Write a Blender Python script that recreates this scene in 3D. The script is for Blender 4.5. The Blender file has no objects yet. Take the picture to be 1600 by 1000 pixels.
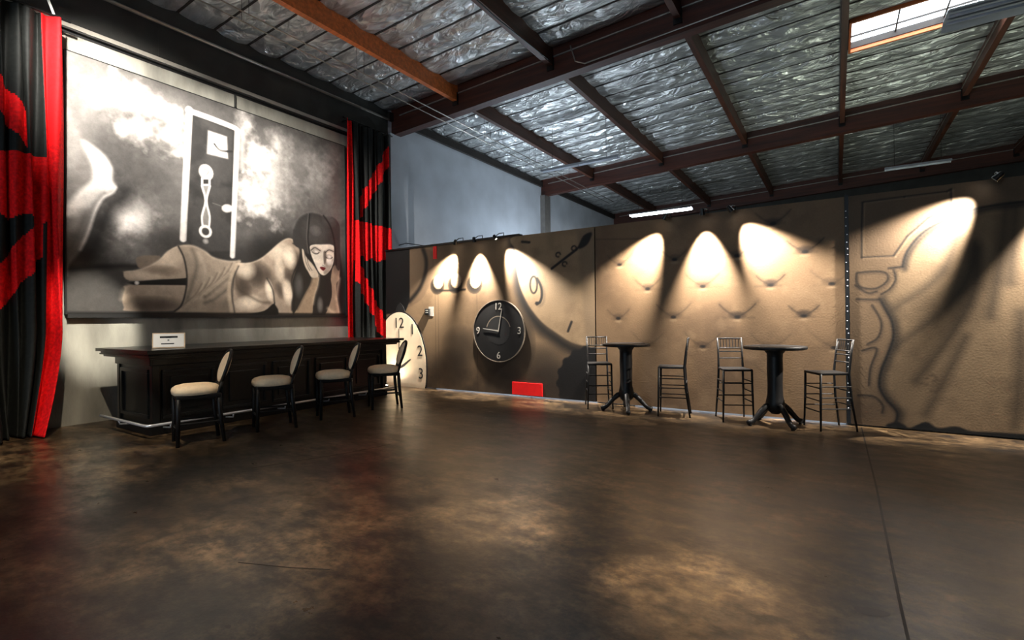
import bpy, bmesh, math, random
import numpy as np
from mathutils import Vector, Matrix

random.seed(7)
R = math.radians
scene = bpy.context.scene
COL = scene.collection

# ---------------------------------------------------------------- camera
cam_data = bpy.data.cameras.new('camera')
cam = bpy.data.objects.new('camera', cam_data)
COL.objects.link(cam)
cam_data.sensor_width = 36.0
cam_data.lens = 780.0 / 1600.0 * 36.0
cam_data.clip_end = 200
_f = Vector((-0.54490, 0.83850, -0.00017))
_r = Vector((0.83845, 0.54487, -0.01126))
_u = Vector((0.00935, 0.00628, 0.99994))
cam.matrix_world = Matrix(((_r.x, _u.x, -_f.x, 0), (_r.y, _u.y, -_f.y, 0), (_r.z, _u.z, -_f.z, 1.45), (0, 0, 0, 1)))
scene.camera = cam

# ---------------------------------------------------------------- view, world, daylight
vs = scene.view_settings
vs.view_transform = 'Standard'
vs.look = 'None'
vs.gamma = 1.0
vs.use_curve_mapping = False
vs.exposure = 0.0
world = bpy.data.worlds.new('sky')
scene.world = world
world.use_nodes = True
world.node_tree.nodes['Background'].inputs[0].default_value = (0.72, 0.85, 1.0, 1)
world.node_tree.nodes['Background'].inputs[1].default_value = 1.6


def area_light(name, loc, rot, sx, sy, power, color):
    d = bpy.data.lights.new(name, 'AREA')
    d.shape = 'RECTANGLE'
    d.size, d.size_y, d.energy, d.color = sx, sy, power, color
    o = bpy.data.objects.new(name, d)
    COL.objects.link(o)
    o.location, o.rotation_euler = loc, rot
    return o


# daylight added through an invented loading door behind the camera, and above each roof light
area_light('added_daylight', (-3.0, -7.4, 2.1), (R(90), 0, 0), 5.0, 4.0, 215, (0.66, 0.83, 1.0))
SKYLIGHTS = [(0.30, 2.58, 11.5, 12.72)]
SKY_POWER = [330]


def zbeam(x):
    return 6.46 + 0.04 * x


def zfoil(x):
    return zbeam(x) + 0.55


for (x0, x1, y0, y1), p in zip(SKYLIGHTS, SKY_POWER):
    if p:
        area_light('roof_daylight', ((x0 + x1) / 2, (y0 + y1) / 2 + 0.3, zfoil(x1) + 0.5), (0, 0, 0), x1 - x0 + 0.6, y1 - y0 + 1.2, p, (0.86, 0.95, 1.0))

# ---------------------------------------------------------------- materials


def srgb(c):
    if isinstance(c, (int, float)):
        c = (c, c, c)
    return tuple(((v + 0.055) / 1.055) ** 2.4 if v > 0.04045 else v / 12.92 for v in c)


def new_mat(name):
    m = bpy.data.materials.new(name)
    m.use_nodes = True
    nt = m.node_tree
    return m, nt, nt.nodes['Principled BSDF']


def set_in(b, **kw):
    for k, v in kw.items():
        k = k.replace('_', ' ')
        if k in b.inputs:
            b.inputs[k].default_value = v


def mat(name, col, rough=0.5, metal=0.0, var=0.15, scale=8.0, bump=0.0, bscale=60.0, spec=0.5, stretch=None):
    """Plain procedural surface: a base colour with noise variation and an optional fine bump."""
    m, nt, b = new_mat(name)
    c = srgb(col)
    tc = nt.nodes.new('ShaderNodeTexCoord')
    src = tc.outputs['Object']
    if stretch:
        mp = nt.nodes.new('ShaderNodeMapping')
        mp.inputs['Scale'].default_value = stretch
        nt.links.new(src, mp.inputs[0])
        src = mp.outputs[0]
    n = nt.nodes.new('ShaderNodeTexNoise')
    n.inputs['Scale'].default_value = scale
    n.inputs['Detail'].default_value = 6
    nt.links.new(src, n.inputs['Vector'])
    rp = nt.nodes.new('ShaderNodeValToRGB')
    rp.color_ramp.elements[0].position = 0.3
    rp.color_ramp.elements[1].position = 0.7
    rp.color_ramp.elements[0].color = tuple(v * (1 - var) for v in c) + (1,)
    rp.color_ramp.elements[1].color = tuple(min(1, v * (1 + var)) for v in c) + (1,)
    nt.links.new(n.outputs['Fac'], rp.inputs[0])
    nt.links.new(rp.outputs[0], b.inputs['Base Color'])
    set_in(b, Roughness=rough, Metallic=metal)
    b.inputs['Specular IOR Level'].default_value = spec
    if bump:
        n2 = nt.nodes.new('ShaderNodeTexNoise')
        n2.inputs['Scale'].default_value = bscale
        n2.inputs['Detail'].default_value = 4
        nt.links.new(src, n2.inputs['Vector'])
        bp = nt.nodes.new('ShaderNodeBump')
        bp.inputs['Strength'].default_value = bump
        bp.inputs['Distance'].default_value = 0.02
        nt.links.new(n2.outputs['Fac'], bp.inputs['Height'])
        nt.links.new(bp.outputs[0], b.inputs['Normal'])
    return m


def emit(name, col, strength):
    m, nt, b = new_mat(name)
    set_in(b, Base_Color=tuple(col) + (1,))
    b.inputs['Emission Color'].default_value = tuple(col) + (1,)
    b.inputs['Emission Strength'].default_value = strength
    return m


def paint_mat(name, rough=0.6, spec=0.3, bump=0.15):
    m, nt, b = new_mat(name)
    a = nt.nodes.new('ShaderNodeAttribute')
    a.attribute_name = 'paint'
    tc = nt.nodes.new('ShaderNodeTexCoord')
    n = nt.nodes.new('ShaderNodeTexNoise')
    n.inputs['Scale'].default_value = 45
    n.inputs['Detail'].default_value = 5
    nt.links.new(tc.outputs['Object'], n.inputs['Vector'])
    mr = nt.nodes.new('ShaderNodeMapRange')
    mr.inputs['To Min'].default_value = 0.82
    mr.inputs['To Max'].default_value = 1.18
    nt.links.new(n.outputs['Fac'], mr.inputs['Value'])
    mx = nt.nodes.new('ShaderNodeVectorMath')
    mx.operation = 'SCALE'
    nt.links.new(a.outputs['Color'], mx.inputs[0])
    nt.links.new(mr.outputs[0], mx.inputs['Scale'])
    nt.links.new(mx.outputs[0], b.inputs['Base Color'])
    bp = nt.nodes.new('ShaderNodeBump')
    bp.inputs['Strength'].default_value = bump
    bp.inputs['Distance'].default_value = 0.01
    nt.links.new(n.outputs['Fac'], bp.inputs['Height'])
    nt.links.new(bp.outputs[0], b.inputs['Normal'])
    set_in(b, Roughness=rough)
    b.inputs['Specular IOR Level'].default_value = spec
    return m


def floor_mat():
    m, nt, b = new_mat('stained_concrete')
    N, Lk = nt.nodes.new, nt.links.new
    tc = N('ShaderNodeTexCoord')

    def noise(scale, detail=6, rough=0.6, dist=0.0, vec=None):
        n = N('ShaderNodeTexNoise')
        n.inputs['Scale'].default_value = scale
        n.inputs['Detail'].default_value = detail
        n.inputs['Roughness'].default_value = rough
        n.inputs['Distortion'].default_value = dist
        Lk(vec or tc.outputs['Object'], n.inputs['Vector'])
        return n.outputs['Fac']

    def ramp(v, stops):
        r = N('ShaderNodeValToRGB')
        e = r.color_ramp.elements
        while len(e) < len(stops):
            e.new(0.5)
        for el, (p, c) in zip(e, stops):
            el.position = p
            el.color = tuple(srgb(c)) + (1,)
        Lk(v, r.inputs[0])
        return r.outputs[0]

    def mul(a, c, fac=1.0):
        x = N('ShaderNodeMix')
        x.data_type = 'RGBA'
        x.blend_type = 'MULTIPLY'
        x.inputs['Factor'].default_value = fac
        Lk(a, x.inputs['A'])
        Lk(c, x.inputs['B'])
        return x.outputs['Result']

    mp = N('ShaderNodeMapping')
    mp.inputs['Rotation'].default_value = (0, 0, R(24))
    mp.inputs['Scale'].default_value = (0.8, 1.5, 1)
    Lk(tc.outputs['Object'], mp.inputs[0])
    big = noise(0.9, 8, 0.66, 0.1)
    streak = noise(3.2, 8, 0.66, 0.0, mp.outputs[0])
    fine = noise(12, 6, 0.72)
    c = ramp(big, [(0.38, (0.20, 0.155, 0.105)), (0.50, (0.37, 0.30, 0.21)), (0.62, (0.55, 0.45, 0.33))])
    c = mul(c, ramp(streak, [(0.38, (0.36, 0.34, 0.32)), (0.50, (0.80, 0.78, 0.76)), (0.62, (1, 1, 1))]))
    c = mul(c, ramp(fine, [(0.38, (0.52, 0.51, 0.50)), (0.60, (1, 1, 1))]))
    Lk(c, b.inputs['Base Color'])
    mr = N('ShaderNodeMapRange')
    mr.inputs['From Min'].default_value = 0.3
    mr.inputs['From Max'].default_value = 0.7
    mr.inputs['To Min'].default_value = 0.40
    mr.inputs['To Max'].default_value = 0.27
    Lk(streak, mr.inputs['Value'])
    Lk(mr.outputs[0], b.inputs['Roughness'])
    bp = N('ShaderNodeBump')
    bp.inputs['Strength'].default_value = 0.2
    bp.inputs['Distance'].default_value = 0.01
    Lk(fine, bp.inputs['Height'])
    Lk(bp.outputs[0], b.inputs['Normal'])
    b.inputs['Specular IOR Level'].default_value = 0.55
    return m


def foil_mat():
    m, nt, b = new_mat('crumpled_foil')
    N, Lk = nt.nodes.new, nt.links.new
    tc = N('ShaderNodeTexCoord')
    oi = N('ShaderNodeObjectInfo')
    ad = N('ShaderNodeVectorMath')
    ad.operation = 'MULTIPLY_ADD'
    ad.inputs[1].default_value = (1, 1, 1)
    sc = N('ShaderNodeVectorMath')
    sc.operation = 'SCALE'
    sc.inputs['Scale'].default_value = 1.0
    Lk(oi.outputs['Location'], sc.inputs[0])
    Lk(tc.outputs['Object'], ad.inputs[0])
    Lk(sc.outputs[0], ad.inputs[2])
    v = N('ShaderNodeTexVoronoi')
    v.inputs['Scale'].default_value = 3.4
    v.feature = 'SMOOTH_F1'
    v.inputs['Smoothness'].default_value = 0.15
    n = N('ShaderNodeTexNoise')
    n.inputs['Scale'].default_value = 2.2
    n.inputs['Detail'].default_value = 8
    n.inputs['Distortion'].default_value = 1.6
    mp = N('ShaderNodeMapping')
    mp.inputs['Scale'].default_value = (0.7, 1.5, 1)
    mp.inputs['Rotation'].default_value = (0, 0, 0.5)
    Lk(ad.outputs[0], mp.inputs[0])
    Lk(mp.outputs[0], n.inputs['Vector'])
    wv = N('ShaderNodeVectorMath')
    wv.operation = 'MULTIPLY_ADD'
    wv.inputs[1].default_value = (0.5, 0.5, 0.5)
    Lk(n.outputs['Color'], wv.inputs[0])
    Lk(mp.outputs[0], wv.inputs[2])
    Lk(wv.outputs[0], v.inputs['Vector'])
    mx = N('ShaderNodeMath')
    mx.operation = 'MULTIPLY_ADD'
    mx.inputs[1].default_value = 0.7
    Lk(v.outputs['Distance'], mx.inputs[0])
    Lk(n.outputs['Fac'], mx.inputs[2])
    bp = N('ShaderNodeBump')
    bp.inputs['Strength'].default_value = 0.9
    bp.inputs['Distance'].default_value = 0.10
    Lk(mx.outputs[0], bp.inputs['Height'])
    Lk(bp.outputs[0], b.inputs['Normal'])
    rp = N('ShaderNodeValToRGB')
    rp.color_ramp.elements[0].position = 0.3
    rp.color_ramp.elements[1].position = 0.75
    rp.color_ramp.elements[0].color = (0.42, 0.43, 0.42, 1)
    rp.color_ramp.elements[1].color = (0.80, 0.82, 0.82, 1)
    Lk(n.outputs['Fac'], rp.inputs[0])
    Lk(rp.outputs[0], b.inputs['Base Color'])
    set_in(b, Roughness=0.32, Metallic=0.72)
    return m


MAT = {
    'floor': floor_mat(),
    'foil': foil_mat(),
    'wall': mat('grey_wall_paint', (0.56, 0.55, 0.51), 0.5, var=0.5, scale=2.2, bump=0.25, bscale=55, stretch=(1, 1, 0.35)),
    'wall_white': mat('white_block_wall', (0.74, 0.76, 0.79), 0.6, var=0.12, scale=1.2, bump=0.2, bscale=40),
    'wall_dark': mat('black_wall_paint', (0.15, 0.15, 0.14), 0.6, var=0.4, scale=2.5, bump=0.15),
    'deck': mat('roof_deck', (0.10, 0.09, 0.08), 0.8, var=0.3),
    'beam': mat('stained_glulam', (0.26, 0.12, 0.075), 0.5, var=0.5, scale=5, bump=0.2, bscale=30, stretch=(0.15, 3, 3)),
    'purlin': mat('stained_purlin', (0.29, 0.155, 0.095), 0.5, var=0.45, scale=5, bump=0.2, bscale=30, stretch=(3, 0.15, 3)),
    'joist': mat('dark_joist', (0.13, 0.10, 0.08), 0.7, var=0.4),
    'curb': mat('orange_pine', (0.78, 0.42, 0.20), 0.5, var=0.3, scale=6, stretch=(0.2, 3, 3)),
    'conduit': mat('galvanised_conduit', (0.62, 0.60, 0.57), 0.35, metal=0.7, var=0.15),
    'black_metal': mat('black_metal', (0.05, 0.05, 0.05), 0.35, metal=0.3, var=0.3),
    'lacquer': mat('black_lacquer', (0.055, 0.06, 0.06), 0.28, var=0.4, scale=5, bump=0.05),
    'black_wood': mat('black_wood', (0.045, 0.04, 0.04), 0.5, var=0.35, scale=10, spec=0.3),
    'chrome': mat('polished_rail', (0.90, 0.90, 0.92), 0.28, metal=0.6, var=0.05),
    'cream': mat('cream_upholstery', (0.90, 0.80, 0.66), 0.7, var=0.08, scale=30, bump=0.1, bscale=200),
    'white': mat('white_card', (0.93, 0.92, 0.90), 0.5, var=0.03),
    'ink': mat('black_ink', (0.06, 0.06, 0.06), 0.6, var=0.1),
    'red_cloth': mat('red_velvet', (0.86, 0.05, 0.07), 0.75, var=0.3, scale=25, bump=0.2, bscale=150, spec=0.2),
    'black_cloth': mat('black_velvet', (0.075, 0.085, 0.075), 0.7, var=0.5, scale=25, bump=0.2, bscale=150, spec=0.3),
    'red': mat('red_paint', (0.90, 0.04, 0.04), 0.5, var=0.08),
    'fixture': mat('fixture_white', (0.66, 0.68, 0.72), 0.4, var=0.08),
    'clock_white': mat('cream_dial', (0.88, 0.80, 0.68), 0.5, var=0.12, scale=3),
    'clock_black': mat('black_dial', (0.075, 0.072, 0.07), 0.45, var=0.4, scale=4),
    'clock_rim': mat('grey_rim', (0.45, 0.41, 0.36), 0.4, var=0.2),
    'numeral_grey': mat('pale_grey_paint', (0.62, 0.60, 0.56), 0.5, var=0.1),
    'paint': paint_mat('scenic_paint'),
    'canvas': paint_mat('canvas_paint', 0.5, 0.35, 0.1),
    'dim_tube': emit('added_tube', (0.75, 0.87, 1.0), 3.0),
    'tube': emit('lit_tube', (0.92, 0.97, 1.0), 14),
    'bulb': emit('lit_bulb', (1.0, 0.93, 0.82), 30),
    'flat_back': mat('raw_plywood', (0.45, 0.36, 0.26), 0.7, var=0.2),
}


def glass_mat():
    m, nt, b = new_mat('roof_light_acrylic')
    t = nt.nodes.new('ShaderNodeBsdfTransparent')
    tl = nt.nodes.new('ShaderNodeBsdfTranslucent')
    tl.inputs[0].default_value = (0.95, 0.97, 1, 1)
    mx = nt.nodes.new('ShaderNodeMixShader')
    mx.inputs[0].default_value = 0.35
    nt.links.new(t.outputs[0], mx.inputs[1])
    nt.links.new(tl.outputs[0], mx.inputs[2])
    nt.links.new(mx.outputs[0], nt.nodes['Material Output'].inputs[0])
    return m


MAT['acrylic'] = glass_mat()

# ---------------------------------------------------------------- mesh helpers


def box(bm, x0, x1, y0, y1, z0, z1, M=None):
    vs_ = [bm.verts.new((x, y, z)) for z in (z0, z1) for y in (y0, y1) for x in (x0, x1)]
    for f in ((0, 2, 3, 1), (4, 5, 7, 6), (0, 1, 5, 4), (1, 3, 7, 5), (3, 2, 6, 7), (2, 0, 4, 6)):
        bm.faces.new([vs_[i] for i in f])
    if M is not None:
        for v in vs_:
            v.co = M @ v.co
    return vs_


def frame_of(d):
    d = d.normalized()
    a = Vector((0, 0, 1)) if abs(d.z) < 0.95 else Vector((1, 0, 0))
    s = d.cross(a).normalized()
    return s, s.cross(d).normalized()


def tube(bm, pts, rad, seg=8, cap=True):
    """Tube along a polyline; rad is a number or one per point."""
    pts = [Vector(p) for p in pts]
    rads = rad if isinstance(rad, (list, tuple)) else [rad] * len(pts)
    rings = []
    s0 = None
    for i, p in enumerate(pts):
        d = (pts[min(i + 1, len(pts) - 1)] - pts[max(i - 1, 0)])
        s, t = frame_of(d)
        if s0 is not None:
            s = (s0 - d.normalized() * s0.dot(d.normalized())).normalized()
            t = s.cross(d.normalized()).normalized()
        s0 = s
        rings.append([bm.verts.new(p + (s * math.cos(a) + t * math.sin(a)) * rads[i]) for a in [2 * math.pi * k / seg for k in range(seg)]])
    for a, b in zip(rings[:-1], rings[1:]):
        for k in range(seg):
            bm.faces.new((a[k], a[(k + 1) % seg], b[(k + 1) % seg], b[k]))
    if cap:
        bm.faces.new(rings[0])
        bm.faces.new(rings[-1][::-1])


def lathe(bm, prof, seg=24, M=None):
    """Surface of revolution about z from (radius, z) pairs, closed at both ends."""
    rings = []
    for r_, z in prof:
        r_ = max(r_, 1e-4)
        rings.append([bm.verts.new((r_ * math.cos(2 * math.pi * k / seg), r_ * math.sin(2 * math.pi * k / seg), z)) for k in range(seg)])
    for a, b in zip(rings[:-1], rings[1:]):
        for k in range(seg):
            bm.faces.new((a[k], a[(k + 1) % seg], b[(k + 1) % seg], b[k]))
    bm.faces.new(rings[0][::-1])
    bm.faces.new(rings[-1])
    if M is not None:
        for rg in rings:
            for v in rg:
                v.co = M @ v.co


def prism(bm, pts, axis, a0, a1):
    """Extrude a 2-D outline along an axis: 'x' takes (y,z), 'y' takes (x,z), 'z' takes (x,y)."""
    def P(p, a):
        return {'x': (a, p[0], p[1]), 'y': (p[0], a, p[1]), 'z': (p[0], p[1], a)}[axis]
    A = [bm.verts.new(P(p, a0)) for p in pts]
    B = [bm.verts.new(P(p, a1)) for p in pts]
    n = len(pts)
    for k in range(n):
        bm.faces.new((A[k], A[(k + 1) % n], B[(k + 1) % n], B[k]))
    bm.faces.new(A[::-1])
    bm.faces.new(B)


def finish(bm, smooth=False, bevel=0.0):
    bmesh.ops.recalc_face_normals(bm, faces=bm.faces[:])
    if bevel:
        bmesh.ops.bevel(bm, geom=[e for e in bm.edges if e.is_manifold and e.calc_face_angle(0) > 0.6], offset=bevel, segments=2, affect='EDGES', profile=0.6)
    for f in bm.faces:
        f.smooth = smooth


def obj(name, bm, m, parent=None, smooth=False, bevel=0.0, loc=None, rot=None):
    finish(bm, smooth, bevel)
    me = bpy.data.meshes.new(name)
    bm.to_mesh(me)
    bm.free()
    return obj_me(name, me, m, parent, loc, rot)


def obj_me(name, me, m, parent=None, loc=None, rot=None):
    o = bpy.data.objects.new(name, me)
    COL.objects.link(o)
    if m and not me.materials:
        me.materials.append(MAT[m] if isinstance(m, str) else m)
    if parent:
        o.parent = parent
    if loc is not None:
        o.location = loc
    if rot is not None:
        o.rotation_euler = rot
    return o


def make(name, m, fn, parent=None, smooth=False, bevel=0.0, loc=None, rot=None):
    bm = bmesh.new()
    fn(bm)
    return obj(name, bm, m, parent, smooth, bevel, loc, rot)


def tag(o, label=None, cat=None, group=None, kind=None):
    for k, v in (('label', label), ('category', cat), ('group', group), ('kind', kind)):
        if v:
            o[k] = v
    return o


def empty(name, loc, rz=0.0, label=None, cat=None, group=None):
    o = bpy.data.objects.new(name, None)
    COL.objects.link(o)
    o.location = loc
    o.rotation_euler = (0, 0, rz)
    o.empty_display_size = 0.1
    return tag(o, label, cat, group)


def copy_tree(o, parent=None):
    c = o.copy()
    COL.objects.link(c)
    if parent:
        c.parent = parent
    for ch in list(o.children):
        copy_tree(ch, c)
    return c


# ---------------------------------------------------------------- scenic painter
# A flat painted surface is a fine grid of points in metres (along the wall, up) with a colour per point.


def spline(pts, closed=False, n=6):
    P = [np.array(p, float) for p in pts]
    N_ = len(P)
    out = []
    for i in range(N_ if closed else N_ - 1):
        if closed:
            a, b, c, d = P[i - 1], P[i], P[(i + 1) % N_], P[(i + 2) % N_]
        else:
            a, b, c, d = P[max(i - 1, 0)], P[i], P[i + 1], P[min(i + 2, N_ - 1)]
        for k in range(n):
            t = k / n
            out.append(0.5 * (2 * b + (c - a) * t + (2 * a - 5 * b + 4 * c - d) * t * t + (3 * b - a - 3 * c + d) * t ** 3))
    if not closed:
        out.append(P[-1])
    return np.array(out)


class Painter:
    def __init__(self, s0, s1, z0, z1, step, base, seed=1):
        self.ns, self.nz = int(round((s1 - s0) / step)) + 1, int(round((z1 - z0) / step)) + 1
        self.S, self.Z = np.meshgrid(np.linspace(s0, s1, self.ns), np.linspace(z0, z1, self.nz))
        self.S, self.Z = self.S.ravel(), self.Z.ravel()
        self.C = np.tile(np.array(base if isinstance(base, tuple) else (base,) * 3, float), (self.S.size, 1))
        self.rng = np.random.default_rng(seed)

    def noise(self, scale, octaves=4, sx=1.0):
        tot, amp, out = 0, 1.0, np.zeros(self.S.size)
        for _ in range(octaves):
            u_, v_ = self.S * scale * sx, self.Z * scale
            u_, v_ = u_ - u_.min(), v_ - v_.min()
            g = self.rng.random((int(v_.max()) + 3, int(u_.max()) + 3))
            i, j = v_.astype(int), u_.astype(int)
            a, b = v_ - i, u_ - j
            a, b = a * a * (3 - 2 * a), b * b * (3 - 2 * b)
            out += amp * (g[i, j] * (1 - a) * (1 - b) + g[i + 1, j] * a * (1 - b) + g[i, j + 1] * (1 - a) * b + g[i + 1, j + 1] * a * b)
            tot += amp
            amp *= 0.55
            scale *= 2.1
        return out / tot

    def mix(self, w, col):
        c = np.array(col if isinstance(col, tuple) else (col,) * 3, float)
        w = np.clip(w, 0, 1)[:, None]
        self.C = self.C * (1 - w) + c * w

    def dist(self, pts, closed):
        d = np.full(self.S.size, 1e9)
        inside = np.zeros(self.S.size, bool)
        n = len(pts)
        for k in range(n if closed else n - 1):
            (ax, az), (bx, bz) = pts[k], pts[(k + 1) % n]
            ex, ez = bx - ax, bz - az
            t = np.clip(((self.S - ax) * ex + (self.Z - az) * ez) / (ex * ex + ez * ez + 1e-12), 0, 1)
            d = np.minimum(d, np.hypot(self.S - ax - t * ex, self.Z - az - t * ez))
            if closed and abs(ez) > 1e-12:
                hit = (az > self.Z) != (bz > self.Z)
                inside ^= hit & (self.S < ex * (self.Z - az) / ez + ax)
        return np.where(inside, -d, d) if closed else d

    def fill(self, pts, col, soft=0.012, alpha=1.0, smooth=True):
        d = self.dist(spline(pts, True, 4) if smooth else pts, True)
        w = np.clip(0.5 - d / (2 * soft), 0, 1)
        self.mix(w * w * (3 - 2 * w) * alpha, col)
        return d

    def stroke(self, pts, width, col, soft=0.01, alpha=1.0):
        d = self.dist(spline(pts, False, 5) if len(pts) > 2 else pts, False) - width / 2
        w = np.clip(0.5 - d / (2 * soft), 0, 1)
        self.mix(w * w * (3 - 2 * w) * alpha, col)

    def blob(self, c, rs, rz, col, alpha=1.0, rot=0.0, power=1.0, keep=None):
        ds, dz = self.S - c[0], self.Z - c[1]
        a, b = ds * math.cos(rot) + dz * math.sin(rot), -ds * math.sin(rot) + dz * math.cos(rot)
        w = np.clip(1 - (a / rs) ** 2 - (b / rz) ** 2, 0, 1) ** power * alpha
        if keep is not None:
            w = w * np.clip(0.5 - keep / 0.02, 0, 1)
        self.mix(w, col)

    def tint(self, t):
        self.C = self.C * np.array(t)

    def mesh(self, name, to3d):
        """Grid mesh; to3d maps (s, z) arrays to x, y, z arrays."""
        X, Y, Zc = to3d(self.S, self.Z)
        me = bpy.data.meshes.new(name)
        co = np.stack([X, Y, Zc], 1).astype(np.float32)
        i, j = np.meshgrid(np.arange(self.nz - 1), np.arange(self.ns - 1), indexing='ij')
        a = (i * self.ns + j).ravel()
        quads = np.stack([a, a + 1, a + self.ns + 1, a + self.ns], 1).astype(np.int32)
        me.vertices.add(len(co))
        me.vertices.foreach_set('co', co.ravel())
        me.loops.add(quads.size)
        me.loops.foreach_set('vertex_index', quads.ravel())
        me.polygons.add(len(quads))
        me.polygons.foreach_set('loop_start', np.arange(0, quads.size, 4, dtype=np.int32))
        me.polygons.foreach_set('loop_total', np.full(len(quads), 4, np.int32))
        me.update(calc_edges=True)
        lin = np.clip(self.C, 0, 1)
        lin = np.where(lin > 0.04045, ((lin + 0.055) / 1.055) ** 2.4, lin / 12.92)
        at = me.color_attributes.new('paint', 'FLOAT_COLOR', 'POINT')
        at.data.foreach_set('color', np.concatenate([lin, np.ones((len(lin), 1))], 1).astype(np.float32).ravel())
        return me


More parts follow.
